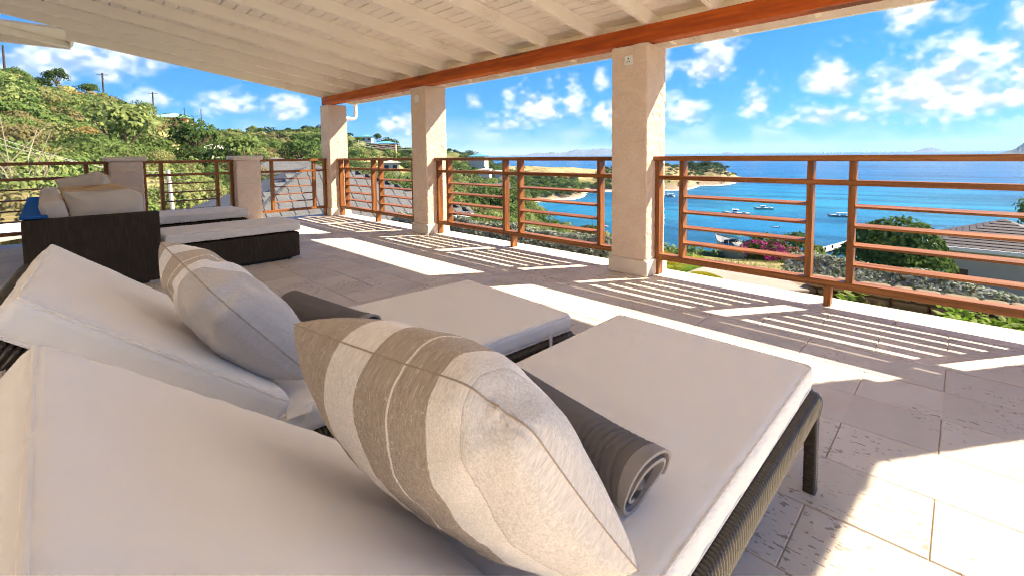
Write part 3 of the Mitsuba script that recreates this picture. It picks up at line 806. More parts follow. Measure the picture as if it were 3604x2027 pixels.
def ground_z(x, y):
    x, y = np.asarray(x, float), np.asarray(y, float)
    r, az = np.hypot(x, y), np.degrees(np.arctan2(y, x))
    i = np.clip(np.searchsorted(PA, az) - 1, 0, len(PA) - 2)
    t = np.clip((az - PA[i]) / (PA[i + 1] - PA[i]), 0, 1)
    t = t * t * (3 - 2 * t)
    ri = np.clip(np.interp(r, RS, np.arange(len(RS))), 0, len(RS) - 1.001)
    k = ri.astype(int); w = ri - k
    z = (PH[i, k] * (1 - w) + PH[i, k + 1] * w) * (1 - t) + (PH[i + 1, k] * (1 - w) + PH[i + 1, k + 1] * w) * t
    p = np.stack([x / 22, y / 22, 0 * x], -1)
    return z + (meshkit.fbm(p, 4, 21) - .5) * np.clip((r - 12) / 60, 0, 1) * 3.4 + (meshkit.fbm(p * 9, 3, 5) - .5) * np.clip((r - 5) / 5, 0, 1) * .22


az = np.concatenate([np.arange(-180, -12, 6.0), np.arange(-12, 104, .3), np.arange(104, 181, 4.0)])
R, A = np.meshgrid(RS, np.radians(az), indexing='ij')
X, Y = R * np.cos(A), R * np.sin(A)
Z = ground_z(X, Y)
tag('hillside_ground', 'scrubby hillside falling to the bay', None, kind='structure')
scene['hillside_ground'] = ply(trimesh.Trimesh(np.stack([X, Y, Z], -1).reshape(-1, 3), grid_faces(len(RS), len(az)), process=False), 'm_ground', smooth=True)
near = box(-60, 3.9, -60, 8.6, -1.2, -.9)
rs = np.concatenate([[0.0], np.geomspace(60, 27000, 90)])
aa = np.radians(np.linspace(-180, 180, 145))
R, A = np.meshgrid(rs, aa, indexing='ij')
tag('sea', 'turquoise bay opening to deep blue sea', None, kind='structure')
scene['sea'] = ply(trimesh.Trimesh(np.stack([R * np.cos(A), R * np.sin(A), np.full_like(R, SEA)], -1).reshape(-1, 3), grid_faces(len(rs), len(aa)), process=False), 'm_sea', smooth=True)
# surf along the shore of the bay
foam = []
for a0, a1, r0, r1 in ((39.4, 41.6, 196, 205), (33.5, 37.6, 296, 366), (24.5, 27.5, 372, 386), (17.2, 21.5, 430, 516)):
    for a in np.arange(a0, a1, .05):
        rr = np.linspace(r0 - 60, r1 + 40, 260)
        P = np.array([rr * math.cos(math.radians(a)), rr * math.sin(math.radians(a))])
        g = ground_z(P[0], P[1]) - SEA
        hit = np.nonzero((g[:-1] < 0) & (g[1:] >= 0))[0]
        if len(hit):
            w = .5 + 1.6 * random.random() ** 2
            c = rr[hit[-1]] - .4
            o = [polar(a - .03, c - w, SEA + .06), polar(a + .03, c - w * .8, SEA + .06), polar(a + .03, c + .6, SEA + .16), polar(a - .03, c + .6, SEA + .16)]
            foam.append(trimesh.Trimesh(np.array(o), [[0, 1, 2], [0, 2, 3]], process=False))
if foam:
    scene['surf'] = ply(cat(foam), 'm_white_plain', smooth=True)
    tag('surf', 'white surf along the rocks of the bay', 'surf', kind='stuff')
for lab, a0, a1, r, hs in (('long blue island ridge on the horizon at the centre', 30.2, 45.5, 14000, [0, 30, 42, 28, 70, 96, 84, 118, 92, 100, 158, 176, 165, 182, 205, 190, 120, 60, 0]),
                           ('low islet on the horizon right of the nearest column', 27.5, 30.0, 15000, [0, 70, 96, 60, 0]), ('tiny islet on the horizon above the boats', 18.6, 20.4, 15000, [0, 40, 52, 30, 0]),
                           ('faint dome-shaped islet on the horizon toward the right', 1.2, 3.6, 16000, [0, 60, 104, 98, 50, 0]), ('dark island headland at the right edge of the horizon', -8, -2.0, 5200, [0, 210, 260, 240, 160, 95, 30, 0])):
    n = 160
    t = np.linspace(0, 1, n)
    h = np.interp(t, np.linspace(0, 1, len(hs)), hs) if a0 > 0 else np.interp(t, np.linspace(0, 1, len(hs)), hs)
    if a0 > 30: h = h[::-1] if False else h
    h = h * (1 + .22 * (meshkit.fbm(np.stack([t * 24, t * 0, t * 0 + r], -1), 4, 2) - .5)) * (SEA * 0 + 1)
    azs = np.radians(a1 + (a0 - a1) * t) if a0 > 30 else np.radians(a0 + (a1 - a0) * t)
    rows = []
    for k, (dr_, f) in enumerate(((-900, 0), (-500, .42), (-200, .8), (0, 1), (400, .7), (1000, 0))):
        rr = r + dr_ * (r / 14000)
        hh = h * f * (1 + .3 * (meshkit.fbm(np.stack([t * 40, t * 0 + k, t * 0], -1), 3, 4) - .5) * (f < 1))
        rows.append(np.stack([rr * np.cos(azs), rr * np.sin(azs), SEA - 2 + hh + (0 if f else -1)], -1))
    key = num('island')
    scene[key] = ply(trimesh.Trimesh(np.array(rows).reshape(-1, 3), grid_faces(len(rows), n), process=False), 'm_island', smooth=True)
    tag(key, lab, None, kind='structure')

# ------------------------------------------------------------------ foliage
def leaves(centres, normals, size, seed, long_=1.0):
    """One small quad, bent along its midrib, for every centre."""
    g = np.random.default_rng(seed)
    n = len(centres)
    nr = normals + g.normal(0, .38, (n, 3)); nr /= np.linalg.norm(nr, axis=1, keepdims=True)
    a = np.cross(nr, g.normal(0, 1, (n, 3))); a /= np.linalg.norm(a, axis=1, keepdims=True)
    b = np.cross(nr, a)
    s = (size * g.uniform(.6, 1.3, n))[:, None] if np.ndim(size) == 0 else (size * g.uniform(.6, 1.3, n))[:, None]
    v = np.stack([centres - a * s * long_, centres + b * s * .55 - nr * s * .12, centres + a * s * long_, centres - b * s * .55 - nr * s * .12], 1).reshape(-1, 3)
    i = np.arange(n)[:, None] * 4
    return v, np.vstack([i + [0, 1, 2], i + [0, 2, 3]])


def crown(n, seed, lobes=7, flat=.75):
    """Leaf centres and outward directions of one unit crown: several clumps, hollow between them."""
    g = np.random.default_rng(seed)
    c = g.normal(0, 1, (lobes, 3)); c /= np.linalg.norm(c, axis=1, keepdims=True)
    c *= g.uniform(.35, .68, (lobes, 1)); c[:, 2] = np.abs(c[:, 2]) * 1.0 - .12
    rad = g.uniform(.30, .52, lobes)
    k = g.integers(0, lobes, n)
    d = g.normal(0, 1, (n, 3)); d /= np.linalg.norm(d, axis=1, keepdims=True)
    d[:, 2] = np.where(d[:, 2] < -.45, -d[:, 2], d[:, 2])
    p = c[k] + d * (rad[k] * g.uniform(.86, 1.05, n))[:, None]
    p[:, 2] *= flat
    o = d + .5 * p
    return p, o / np.linalg.norm(o, axis=1, keepdims=True), k


GREENS = 1.22 * np.array([(.070, .118, .038), (.10, .155, .050), (.135, .19, .062), (.175, .22, .08), (.085, .112, .055), (.23, .232, .10), (.17, .15, .075), (.045, .08, .028), (.33, .25, .10), (.30, .29, .11)])


def crowns(specs, per, leaf, seed):
    """specs: rows of x, y, z (crown base), radius, colour index -> mesh and colours."""
    g = np.random.default_rng(seed)
    protos = [crown(per, seed + i) for i in range(7)]
    V, F, C, off = [], [], [], 0
    for n, (x, y, z, r, ci) in enumerate(specs):
        p, o, k = protos[n % 7]
        m = rotz(g.uniform(0, 6.28))
        s = r * np.array([g.uniform(.85, 1.2), g.uniform(.85, 1.2), g.uniform(.8, 1.15)])
        P = (p @ m.T) * s + [x, y, z + .42 * r]
        v, f = leaves(P, o @ m.T, leaf * (r ** .5), seed + n)
        col = GREENS[int(ci)] * g.uniform(.75, 1.3)
        cl = np.repeat(col[None] * g.uniform(.9, 1.12, (len(P), 1)) * np.array([1, 1, 1]) + g.uniform(-.008, .012, (len(P), 1)) * np.array([1, .8, .2]), 4, 0)
        V.append(v); F.append(f + off); C.append(np.clip(cl, .008, 1)); off += len(v)
    return trimesh.Trimesh(np.vstack(V), np.vstack(F), process=False), np.vstack(C)


def scatter(a0, a1, r0, r1, n, rad, seed, keep=None):
    g = np.random.default_rng(seed)
    out = []
    for _ in range(n):
        a, r = g.uniform(a0, a1), math.sqrt(g.uniform(r0 ** 2, r1 ** 2))
        x, y = r * math.cos(math.radians(a)), r * math.sin(math.radians(a))
        z = float(ground_z(x, y))
        if z < SEA + 1.4 or (keep and not keep(a, r, x, y, z, g)): continue
        c = g.choice([0, 0, 1, 1, 2, 2, 3, 3, 4, 5, 6, 7]) if r < 220 else g.choice([0, 0, 1, 1, 2, 4, 7, 7])
        if a > 80 and r < 130 and g.random() < .75: c = g.choice([3, 2, 1, 5, 1, 3, 2, 0, 2, 9, 6, 3, 8])
        rr = rad * (g.uniform(.5, .95) if a > 60 and r > 48 else g.uniform(.55, 1.4))
        out.append((x, y, z - .35 + (.25 * rr * g.random() if r < 48 or a < 60 else 0), rr, c))
    return out


def open_ground(a, r, x, y, z, g):
    if 3 < x < 13 and 12.5 < y < 23: return False          # the slate roofed house
    if 34 < a < 47.5 and r > 385: return g.random() < .045   # dry field
    if 15 < a < 31 and r > 360: return g.random() < .55
    if 79.2 < a < 82.2 and 84 < r < 172: return False     # open slope below the orange house
    for (hx, hy, hr) in CLEAR:
        if math.hypot(x - hx, y - hy) < hr: return False
    return True


HOUSES = [  # label, azimuth, distance, width, depth, height, roof, wall, roof rise
    ('orange house with a pale green roof on the skyline of the left hill', 80.75, 168, 9.0, 7, 2.6, 'm_green_roof', 'm_terracotta', 1.5, 10.3),
    ('small cream house with a blue roof among the trees left of the corner column', 70.6, 200, 5.0, 5, 2.4, 'm_blue_roof', 'm_cream', 1.0, 4.0),
    ('house with a teal roof highest on the ridge beside the corner column', 62.2, 250, 8, 6, 2.6, 'm_teal_roof', 'm_render', 1.0, 8.6),
    ('larger house with a blue roof and red brown front below the teal roofed one', 60.0, 245, 12, 7, 3.0, 'm_blue_roof', 'm_terracotta', 1.3, 4.6),
    ('small white house low on the slope behind the railing between the two left columns', 59.4, 130, 4.4, 4, 2.0, 'm_render', 'm_render', .5, -2.6),
    ('white house with a grey gable roof among trees behind the middle railing', 47.2, 118, 9, 7, 2.5, 'm_slate', 'm_render', 2.0, -10.6),
    ('white two storey house with a flat roof on the far slope, left of the pair', 47.9, 240, 6, 6, 3.4, 'm_render', 'm_render', .5, -9.6),
    ('grey fronted house with a white roof on the far slope, right of the pair', 46.2, 262, 5.5, 6, 3.2, 'm_render', 'm_grey_wall', .5, -11.2),
    ('low house with a pale teal roof on the crest right of the middle column', 48.7, 300, 11, 8, 2.2, 'm_teal_roof', 'm_render', 1.7, -1.7),
    ('tiny white hut beside the dry field', 43.6, 330, 5, 4, 2.6, 'm_render', 'm_render', .5, -14.6),
    ('small grey roofed house just left of the slate roof peak', 71.6, 60, 6.0, 5, 2.2, 'm_slate', 'm_grey_wall', 1.7, -2.9),
    ('small grey roofed house just right of the slate roof peak', 69.2, 64, 5.4, 5, 2.2, 'm_slate', 'm_grey_wall', 1.6, -2.9),
    ('white roofed shed under the trees behind the left low railings', 77.6, 75, 4, 3.4, 1.7, 'm_render', 'm_render', .6, .6),
]
CLEAR = [(*polar(h[1], h[2], 0)[:2], h[3] * .62 + 1.2) for h in HOUSES] + [(*polar(h[1], h[2] - 9, 0)[:2], 4.5) for h in HOUSES] + [(*polar(h[1], h[2] - 20, 0)[:2], 4.0) for h in HOUSES if h[2] > 100]
spn = scatter(38, 103, 16, 62, 430, 1.75, 1, lambda *q: open_ground(*q) and (q[1] > 24 or q[0] > 74))
sp = scatter(41, 103, 55, 130, 900, 2.9, 2, open_ground)
sp1 = scatter(42, 100, 120, 260, 1100, 2.9, 3, open_ground)
sp1 += scatter(30, 62, 240, 420, 620, 3.0, 4, open_ground)
sp1 += scatter(31, 49, 280, 388, 620, 3.0, 14, open_ground)
sp1 += scatter(16, 34, 376, 560, 480, 2.8, 5, open_ground)
sp1 += [(x, y, z, r, 7) for x, y, z, r, c in scatter(19.5, 23.5, 485, 545, 70, 4.2, 6)]
sp0 = scatter(-9, 40, 34, 105, 330, 1.7, 7, lambda a, r, x, y, z, g: not (a < 3.5 and r < 40) and not (16.5 < a < 20 and r < 46) and not (3 < a < 14.5 and r > 42))
m, c = crowns(spn, 950, .072, 900)
m2, c2 = crowns(sp, 460, .125, 100)
m, c = cat([m, m2]), np.vstack([c, c2])
scene['hillside_scrub'] = ply(m, 'm_leaf', smooth=False, color=c)
tag('hillside_scrub', 'mixed green and yellowing scrub woodland covering the near hillside', 'woodland', kind='stuff')
m, c = crowns(sp1, 170, .25, 300)
scene['distant_woodland'] = ply(m, 'm_leaf', smooth=False, color=c)
tag('distant_woodland', 'dark green woodland on the far slopes and the headland', 'woodland', kind='stuff')
m, c = crowns(sp0, 150, .19, 500)
scene['shore_scrub'] = ply(m, 'm_leaf', smooth=False, color=c)
tag('shore_scrub', 'low green scrub on the slope down to the near shore', 'scrub', kind='stuff')


def tree(name, lab, x, y, r, h, ci, n, leaf, seed, group=None, z=None):
    z = float(ground_z(x, y)) if z is None else z
    k = thing(name, lab, 'tree', group)
    g = np.random.default_rng(seed)
    p, o, kk = crown(n, seed, 11, .82)
    P = p * r + [x, y, z + h]
    v, f = leaves(P, o, leaf, seed)
    col = np.repeat(GREENS[ci][None] * g.uniform(.7, 1.35, (n, 1)) + g.uniform(-.01, .02, (n, 1)) * np.array([1, .9, .2]), 4, 0)
    part('crown', trimesh.Trimesh(v, f, process=False), 'm_leaf', k, smooth=False, color=np.clip(col, .008, 1))
    limbs = [tube(np.array([[x, y, z - .3], [x + .08 * r, y, z + h * .45], [x, y + .05 * r, z + h]]), [.075 * r, .055 * r, .03 * r], 7)]
    for i in range(6):
        a = i * 1.05 + seed
        limbs.append(tube(np.array([[x + .05 * r, y, z + h * .5], [x + .3 * r * math.cos(a), y + .3 * r * math.sin(a), z + h * .9], [x + .62 * r * math.cos(a), y + .62 * r * math.sin(a), z + h + .25 * r]]), [.035 * r, .025 * r, .01 * r], 5))
    part('trunk', cat(limbs), 'm_bark', k)


q = polar(4.9, 21, 0); tree('shade_tree', 'large dark green shade tree beyond the hedge, left of the grey bungalow', q[0], q[1], 2.2, 2.75, 0, 9000, .095, 3, z=-5.6)
q = polar(-4.9, 38, 0); tree('shade_tree', 'green tree behind the grey bungalow at the right edge', q[0], q[1], 1.8, 2.3, 1, 2000, .12, 4, z=-5.0)
for i, (a, r, rr, h, lab) in enumerate(((88.9, 128, 2.6, 3.4, 'dark flat-topped tree on the skyline of the left hill'), (86.9, 132, 2.2, 2.2, 'small dark tree on the rocky shoulder of the left hill'), (83.0, 142, 3.2, 2.2, 'rounded tree on the ridge between the two utility poles'),
                                    (60.7, 262, 4.0, 5.4, 'tall dark tree rising behind the teal roofed house'), (59.2, 250, 6.0, 4.6, 'spreading dark tree right of the blue roofed house'), (57.2, 258, 5.0, 4.0, 'dark tree on the ridge left of the middle column'),
                                    (53.6, 305, 4.2, 4.6, 'dark tree on the ridge right of the middle column'), (49.6, 335, 7, 3.5, 'broad dark tree beside the pale teal roof on the crest'), (46.0, 380, 5, 3.4, 'lone dark tree at the tip of the crest'),
                                    (43.4, 415, 5.6, 3.4, 'round dark tree standing in the dry field'), (33.2, 430, 6, 3.5, 'dark tree at the right end of the dry field'), (23.4, 500, 6.5, 4, 'tall dark tree on the headland, left of the two'), (21.6, 505, 7.5, 4.5, 'tallest dark tree on the headland'),
                                    (75.5, 60, 3.0, 2.4, 'bright green tree over the right low pillar'), (79.0, 62, 3.4, 2.4, 'dark green tree between the two low pillars'), (69.4, 95, 4.2, 3.0, 'dark tree just left of the corner column'), (84.6, 46, 3.2, 2.4, 'pale green tree above the left low pillar'))):
    q = polar(a, r, 0); tree('hill_tree', lab, q[0], q[1], rr, h, (7, 0, 2, 7, 7, 0, 0, 7, 7, 0, 7, 7, 7, 2, 0, 0, 3)[i], 700, .055 * rr + .09, 40 + i)
# leafless pale shrub on the left
q = polar(91.2, 22, 0)
z0 = float(ground_z(q[0], q[1]))
tw = []
g = np.random.default_rng(5)
for i in range(42):
    a, e = g.uniform(0, 6.28), g.uniform(.25, 1.3)
    d = np.array([math.cos(a) * math.cos(e), math.sin(a) * math.cos(e), math.sin(e)])
    p0 = np.array([q[0], q[1], z0 + .6]); p1 = p0 + d * g.uniform(1.2, 2.6); p2 = p1 + (d + g.normal(0, .45, 3)) * g.uniform(.8, 1.7)
    tw.append(tube([p0, p1, p2], [.028, .018, .007], 5))
k = thing('bare_shrub', 'leafless pale branching shrub at the left edge above the railing', 'shrub')
part('branches', cat(tw), 'm_twig', k)

# ------------------------------------------------------------------ planting close to the terrace
def hedge(lab, pts, width, top, bottom, n, seed):
    k = thing('silver_hedge', lab, 'hedge')
    g = np.random.default_rng(seed)
    P = np.array(pts, float)
    seg = np.r_[0, np.cumsum(np.linalg.norm(np.diff(P, axis=0), axis=1))]
    s = g.uniform(0, seg[-1], n)
    x, y = np.interp(s, seg, P[:, 0]), np.interp(s, seg, P[:, 1])
    u = g.uniform(-1, 1, n)
    bumps = meshkit.fbm(np.stack([s * 1.3, u * .8 + seed, s * 0], -1), 3, seed) - .5
    ht = np.interp(s, seg, top) - np.interp(s, seg, bottom)
    zf = g.uniform(0, 1, n) ** .75
    z = np.interp(s, seg, bottom) + ht * zf * (1 - .25 * u ** 2) * (1 + .34 * bumps)
    w = width / 2 * (.75 + .5 * bumps) * np.sqrt(np.clip(1.05 - zf ** 2.5, .1, 1))
    tdx, tdy = P[-1] - P[0]; tl = math.hypot(tdx, tdy); nx_, ny_ = tdy / tl, -tdx / tl
    C = np.stack([x + nx_ * u * w, y + ny_ * u * w, z], -1)
    o = np.stack([nx_ * u, ny_ * u, zf * .8 + .2], -1)
    v, f = leaves(C, o, .034, seed, 1.35)
    pal = np.array([(.32, .37, .31), (.42, .47, .41), (.20, .25, .17), (.54, .58, .53), (.13, .16, .09)])
    col = np.repeat(pal[g.choice(5, n, p=[.3, .25, .2, .1, .15])] * g.uniform(.8, 1.2, (n, 1)), 4, 0)
    part('foliage', trimesh.Trimesh(v, f, process=False), 'm_leaf', k, smooth=False, color=col)
    st = []
    for i in range(int(seg[-1] * 3)):
        t = g.uniform(0, seg[-1]); a = np.array([np.interp(t, seg, P[:, 0]), np.interp(t, seg, P[:, 1]), np.interp(t, seg, bottom) - .25])
        st.append(tube([a, a + [g.normal(0, .12), g.normal(0, .12), .35], a + [g.normal(0, .2), g.normal(0, .2), .8]], [.02, .014, .006], 5))
    part('stems', cat(st), 'm_bark', k)


hedge('silver grey hedge behind the low stone wall, in front of the grey bungalow', [(7.2, -5.5), (7.3, -.7), (7.4, .3), (7.5, 1.75)], 1.5, [-.66, -.52, -.32, -.30], [-.95, -.9, -.85, -.75], 42000, 31)
hedge('silver grey hedge below the middle railing, in front of the cove', [(6.7, 4.1), (6.5, 7.0), (6.4, 10.5)], 1.0, [-.24, -.24, -.27], [-.9, -.95, -1.0], 26000, 32)
# dry stone retaining wall
k = thing('stone_wall', 'low dry stone wall under the silver hedge', 'wall')
part('core', box(6.22, 6.42, -5.4, 1.25, -.95, -.40), 'm_bark', k)
g = np.random.default_rng(8)
zz = -.80
row = 0
base = [rbox(1, 1, 1, .2, .25, 3)]
stone_v = []
for i in range(6):
    v = np.array(base[0].vertices); v += (meshkit.fbm(v * 2.2 + i * 7, 3, i)[:, None] - .5) * .35 * v
    stone_v.append(ply(trimesh.Trimesh(v, base[0].faces, process=False), 'm_stone', smooth=True))
while zz < -.38:
    h = .13
    yy = -5.4 + .1 * (row % 2)
    while yy < 1.22:
        w = g.uniform(.16, .34)
        again('stone', stone_v[int(g.integers(6))], k, T().translate([6.25 + g.uniform(-.02, .02), yy + w / 2, zz + h / 2]).scale([.22, w * .95, h * .95]))
        yy += w
    zz += h; row += 1
part('coping_edge', box(6.10, 6.46, -5.5, -.25, -.385, -.345, .008), 'm_concrete', k)
# ground cover between terrace edge and wall
g = np.random.default_rng(12)
n = 7500
C = np.stack([g.uniform(4.36, 6.05, n), g.uniform(-5, .9, n), np.zeros(n)], -1)
dens = meshkit.fbm(C * 1.6, 3, 4)
C = C[dens > .40]
C[:, 2] = ground_z(C[:, 0], C[:, 1]) + g.uniform(.0, .13, len(C))
v, f = leaves(C, np.tile([0, 0, 1.0], (len(C), 1)), .045, 3, 1.1)
pal = np.array([(.13, .24, .03), (.20, .32, .05), (.09, .17, .03), (.30, .38, .14)])
scene['ground_cover'] = ply(trimesh.Trimesh(v, f, process=False), 'm_leaf', smooth=False, color=np.repeat(pal[g.integers(0, 4, len(C))], 4, 0))
tag('ground_cover', 'bright green low ground cover along the terrace edge', 'ground cover', kind='stuff')
# lawn grass and weeds along the edge
n = 9000
a, r = g.uniform(5, 55, n), np.sqrt(g.uniform(25, 170, n))
C = np.stack([r * np.cos(np.radians(a)), r * np.sin(np.radians(a)), 0 * a], -1)
C = C[(C[:, 0] > 4.4) & ((meshkit.fbm(C * .9, 3, 6) > .47))]
C[:, 2] = ground_z(C[:, 0], C[:, 1]) + .015
d = np.stack([g.normal(0, .3, len(C)), g.normal(0, .3, len(C)), np.ones(len(C))], -1); d /= np.linalg.norm(d, axis=1, keepdims=True)
L_ = g.uniform(.03, .075, (len(C), 1))
sd = np.cross(d, g.normal(0, 1, (len(C), 3))); sd /= np.linalg.norm(sd, axis=1, keepdims=True)
v = np.stack([C - sd * .006, C + sd * .006, C + d * L_ + sd * .001], 1).reshape(-1, 3)
col = np.repeat(np.array([(.15, .17, .05), (.30, .26, .13), (.20, .20, .08)])[g.integers(0, 3, len(C))], 3, 0)
scene['lawn_grass'] = ply(trimesh.Trimesh(v, np.arange(len(v)).reshape(-1, 3), process=False), 'm_leaf', smooth=False, color=col)
tag('lawn_grass', 'dry short lawn grass below the terrace', 'grass', kind='stuff')
# pebble edging
peb = []
ib = trimesh.creation.icosphere(1, 1.0)
for i in range(90):
    y = g.uniform(-.2, 2.3); x = 4.42 + abs(g.normal(0, .07))
    s = g.uniform(.018, .05)
    peb.append(moved(ib, np.diag([s, s * g.uniform(.8, 1.6), s * .7]), (x, y, float(ground_z(x, y)) + s * .3)))
scene['edging_stones'] = ply(cat(peb), 'm_concrete', smooth=True)
tag('edging_stones', 'pale edging stones along the terrace edge by the lawn', 'stones', kind='stuff')
PATH = moved(box(-.55, .55, -1.2, 1.2, -.04, .03, .01), rotz(.75), (5.6, 2.45, float(ground_z(5.6, 2.45)) + .02))
scene['path'] = ply(PATH, 'm_paving', smooth=30)
tag('path', 'pale grey path beside the lawn', None, kind='structure')


def frond_plant(name, lab, base, n, L, up_, droop, colours, seed, cat_='palm', width=.035, leaflets=26, ll=.30):
    k = thing(name, lab, cat_)
    g = np.random.default_rng(seed)
    x, y, z = base
    for i in range(n):
        a = i * 2.4 + g.uniform(-.3, .3)
        e = up_ * g.uniform(.75, 1.15)
        t = np.linspace(0, 1, leaflets)
        l = L * g.uniform(.8, 1.15)
        R_ = l * (t * math.cos(e) + .15 * t ** 2)
        H_ = l * (t * math.sin(e) - droop * t ** 2.2)
        P = np.stack([x + R_ * math.cos(a), y + R_ * math.sin(a), z + H_], -1)
        tg = np.gradient(P, axis=0); tg /= np.linalg.norm(tg, axis=1, keepdims=True)
        sd = np.array([-math.sin(a), math.cos(a), 0])
        V = []
        for s in (-1, 1):
            len_ = ll * np.sin(np.clip(t * 1.05 + .12, 0, 1) * np.pi)[:, None] ** .6
            tip = P + (sd * s * .80 + tg * .60 + np.array([0, 0, -.18])) * len_
            mid = P + (sd * s * .45 + tg * .28 + np.array([0, 0, .05])) * len_
            V.append(np.stack([P, mid + tg * width * .5, tip, mid - tg * width * .5], 1))
        v = np.concatenate(V).reshape(-1, 3)
        ii = np.arange(len(v) // 4)[:, None] * 4
        c = np.asarray(colours[i % len(colours)]) * g.uniform(.85, 1.15)
        rachis = tube(P, np.linspace(.011, .003, leaflets), 5)
        m = trimesh.Trimesh(np.vstack([v, rachis.vertices]), np.vstack([ii + [0, 1, 2], ii + [0, 2, 3], rachis.faces + len(v)]), process=False)
        part('frond', m, 'm_leaf', k, smooth=False, color=np.repeat(c[None], len(m.vertices), 0))


G1, G2, YL = (.10, .20, .03), (.16, .27, .05), (.42, .40, .05)
frond_plant('frond_palm', 'young palm with yellow green fronds at the terrace edge beyond the nearest column', (5.2, 2.62, -.50), 9, 1.0, 1.0, .55, [YL, G2, YL, (.30, .36, .06)], 1, width=.022, ll=.26)
frond_plant('frond_palm', 'small dark green palm at the terrace edge just right of the nearest column', (5.0, 2.05, -.52), 8, .62, .8, .6, [G1, G2], 2, width=.022, ll=.2)
q = polar(25.3, 9.6, 0); frond_plant('frond_palm', 'bright green palm below the terrace seen between column and railing post', (q[0], q[1], -1.35), 12, 1.1, 1.05, .5, [G2, (.28, .36, .05), G1], 3)
q = polar(21.5, 17, 0); frond_plant('frond_palm', 'blue green palm left of the hauled-out motorboat', (q[0], q[1], -3.3), 12, 1.5, .95, .6, [(.12, .22, .12), (.16, .27, .14), G1], 4)
q = polar(48.6, 40, 0); frond_plant('frond_palm', 'palm in the garden below the middle railing', (q[0], q[1], -6.2), 13, 2.6, .8, .7, [G1, G2, (.2, .28, .08)], 5, width=.09, ll=.7)
q = polar(60.9, 42, 0); frond_plant('frond_palm', 'palm beside the slate roof, behind the second railing', (q[0], q[1], -3.9), 13, 2.3, .9, .7, [G1, G2, (.2, .28, .08)], 6, width=.09, ll=.7)
q = polar(83.0, 11.2, 0); frond_plant('spiky_plant', 'pale spiky plant between sofa and low pillar', (q[0], q[1], -.62), 14, .95, 1.1, .25, [(.30, .38, .24), (.36, .42, .3)], 7, 'plant', ll=.12)
q = polar(91.6, 11.0, 0); frond_plant('spiky_plant', 'pale spiky plant at the left edge below the railing', (q[0], q[1], -.85), 14, 1.0, 1.0, .3, [(.30, .38, .22), (.36, .40, .26)], 8, 'plant', ll=.14)


def bush(name, lab, base, r, h, n, pal, seed, leaf=.05, cat_='bush'):
    k = thing(name, lab, cat_)
    g = np.random.default_rng(seed)
    p, o, kk = crown(n, seed, 12, .8)
    P = p * np.array([r, r, h]) + base
    v, f = leaves(P, o, leaf, seed)
    pal = np.array(pal)
    w = meshkit.fbm(P * (2.2 / r), 3, seed)
    idx = np.clip((np.argsort(np.argsort(w + .25 * g.random(n))) / n * len(pal)).astype(int), 0, len(pal) - 1)
    part('foliage', trimesh.Trimesh(v, f, process=False), 'm_leaf', k, smooth=False, color=np.repeat(pal[idx] * g.uniform(.8, 1.2, (n, 1)), 4, 0))
    part('stems', cat([tube([np.array(base) - [0, 0, h], np.array(base) + [.4 * r * math.cos(t), .4 * r * math.sin(t), .2 * h]], [.03, .012], 5) for t in range(6)]), 'm_bark', k)


MAG, DKG = (.36, .035, .19), (.06, .085, .025)
q = polar(14.6, 14.2, 0); bush('flowering_bush', 'magenta flowering bush right of the hauled-out motorboat', (q[0], q[1], -1.62), .85, .62, 4200, [DKG, DKG, (.10, .12, .04), MAG, (.46, .07, .26)], 1)
q = polar(12.9, 13.4, 0); bush('mixed_bush', 'dark green and yellow bush beside the magenta flowering bush', (q[0], q[1], -1.85), .52, .45, 2800, [DKG, (.08, .10, .03), (.11, .14, .045), (.30, .30, .08)], 2)
q = polar(34.8, 12.5, 0); bush('mixed_bush', 'dry green bush top standing over the hedge before the cove', (q[0], q[1], -1.28), .75, .75, 3000, [DKG, (.10, .12, .05), (.20, .17, .09)], 3)
q = polar(9.8, 7.9, 0); bush('flowering_bush', 'low magenta flowers at the foot of the silver hedge, left', (q[0], q[1], -.72), .35, .16, 900, [DKG, MAG, (.46, .07, .26)], 4, .035)
bush('flowering_bush', 'low magenta flowers on the stone wall, right', (6.35, -1.0, -.33), .3, .10, 800, [DKG, MAG, (.46, .07, .26)], 6, .03)

# ------------------------------------------------------------------ buildings
def hip_roof(x0, x1, y0, y1, z, rise, over=.0, gable=False):
    x0, x1, y0, y1 = x0 - over, x1 + over, y0 - over, y1 + over
    d = (y1 - y0) / 2 if not gable else 0
    d = min(d, (x1 - x0) / 2)
    ym = (y0 + y1) / 2
    v = np.array([[x0, y0, z], [x1, y0, z], [x1, y1, z], [x0, y1, z], [x0 + d, ym, z + rise], [x1 - d, ym, z + rise]] + [[x0, y0, z - .14], [x1, y0, z - .14], [x1, y1, z - .14], [x0, y1, z - .14]])
    f = [[0, 1, 5], [0, 5, 4], [1, 2, 5], [2, 3, 4], [2, 4, 5], [3, 0, 4], [6, 1, 0], [6, 7, 1], [7, 2, 1], [7, 8, 2], [8, 3, 2], [8, 9, 3], [9, 0, 3], [9, 6, 0], [6, 8, 7], [6, 9, 8]]
    return trimesh.Trimesh(v, f, process=False)


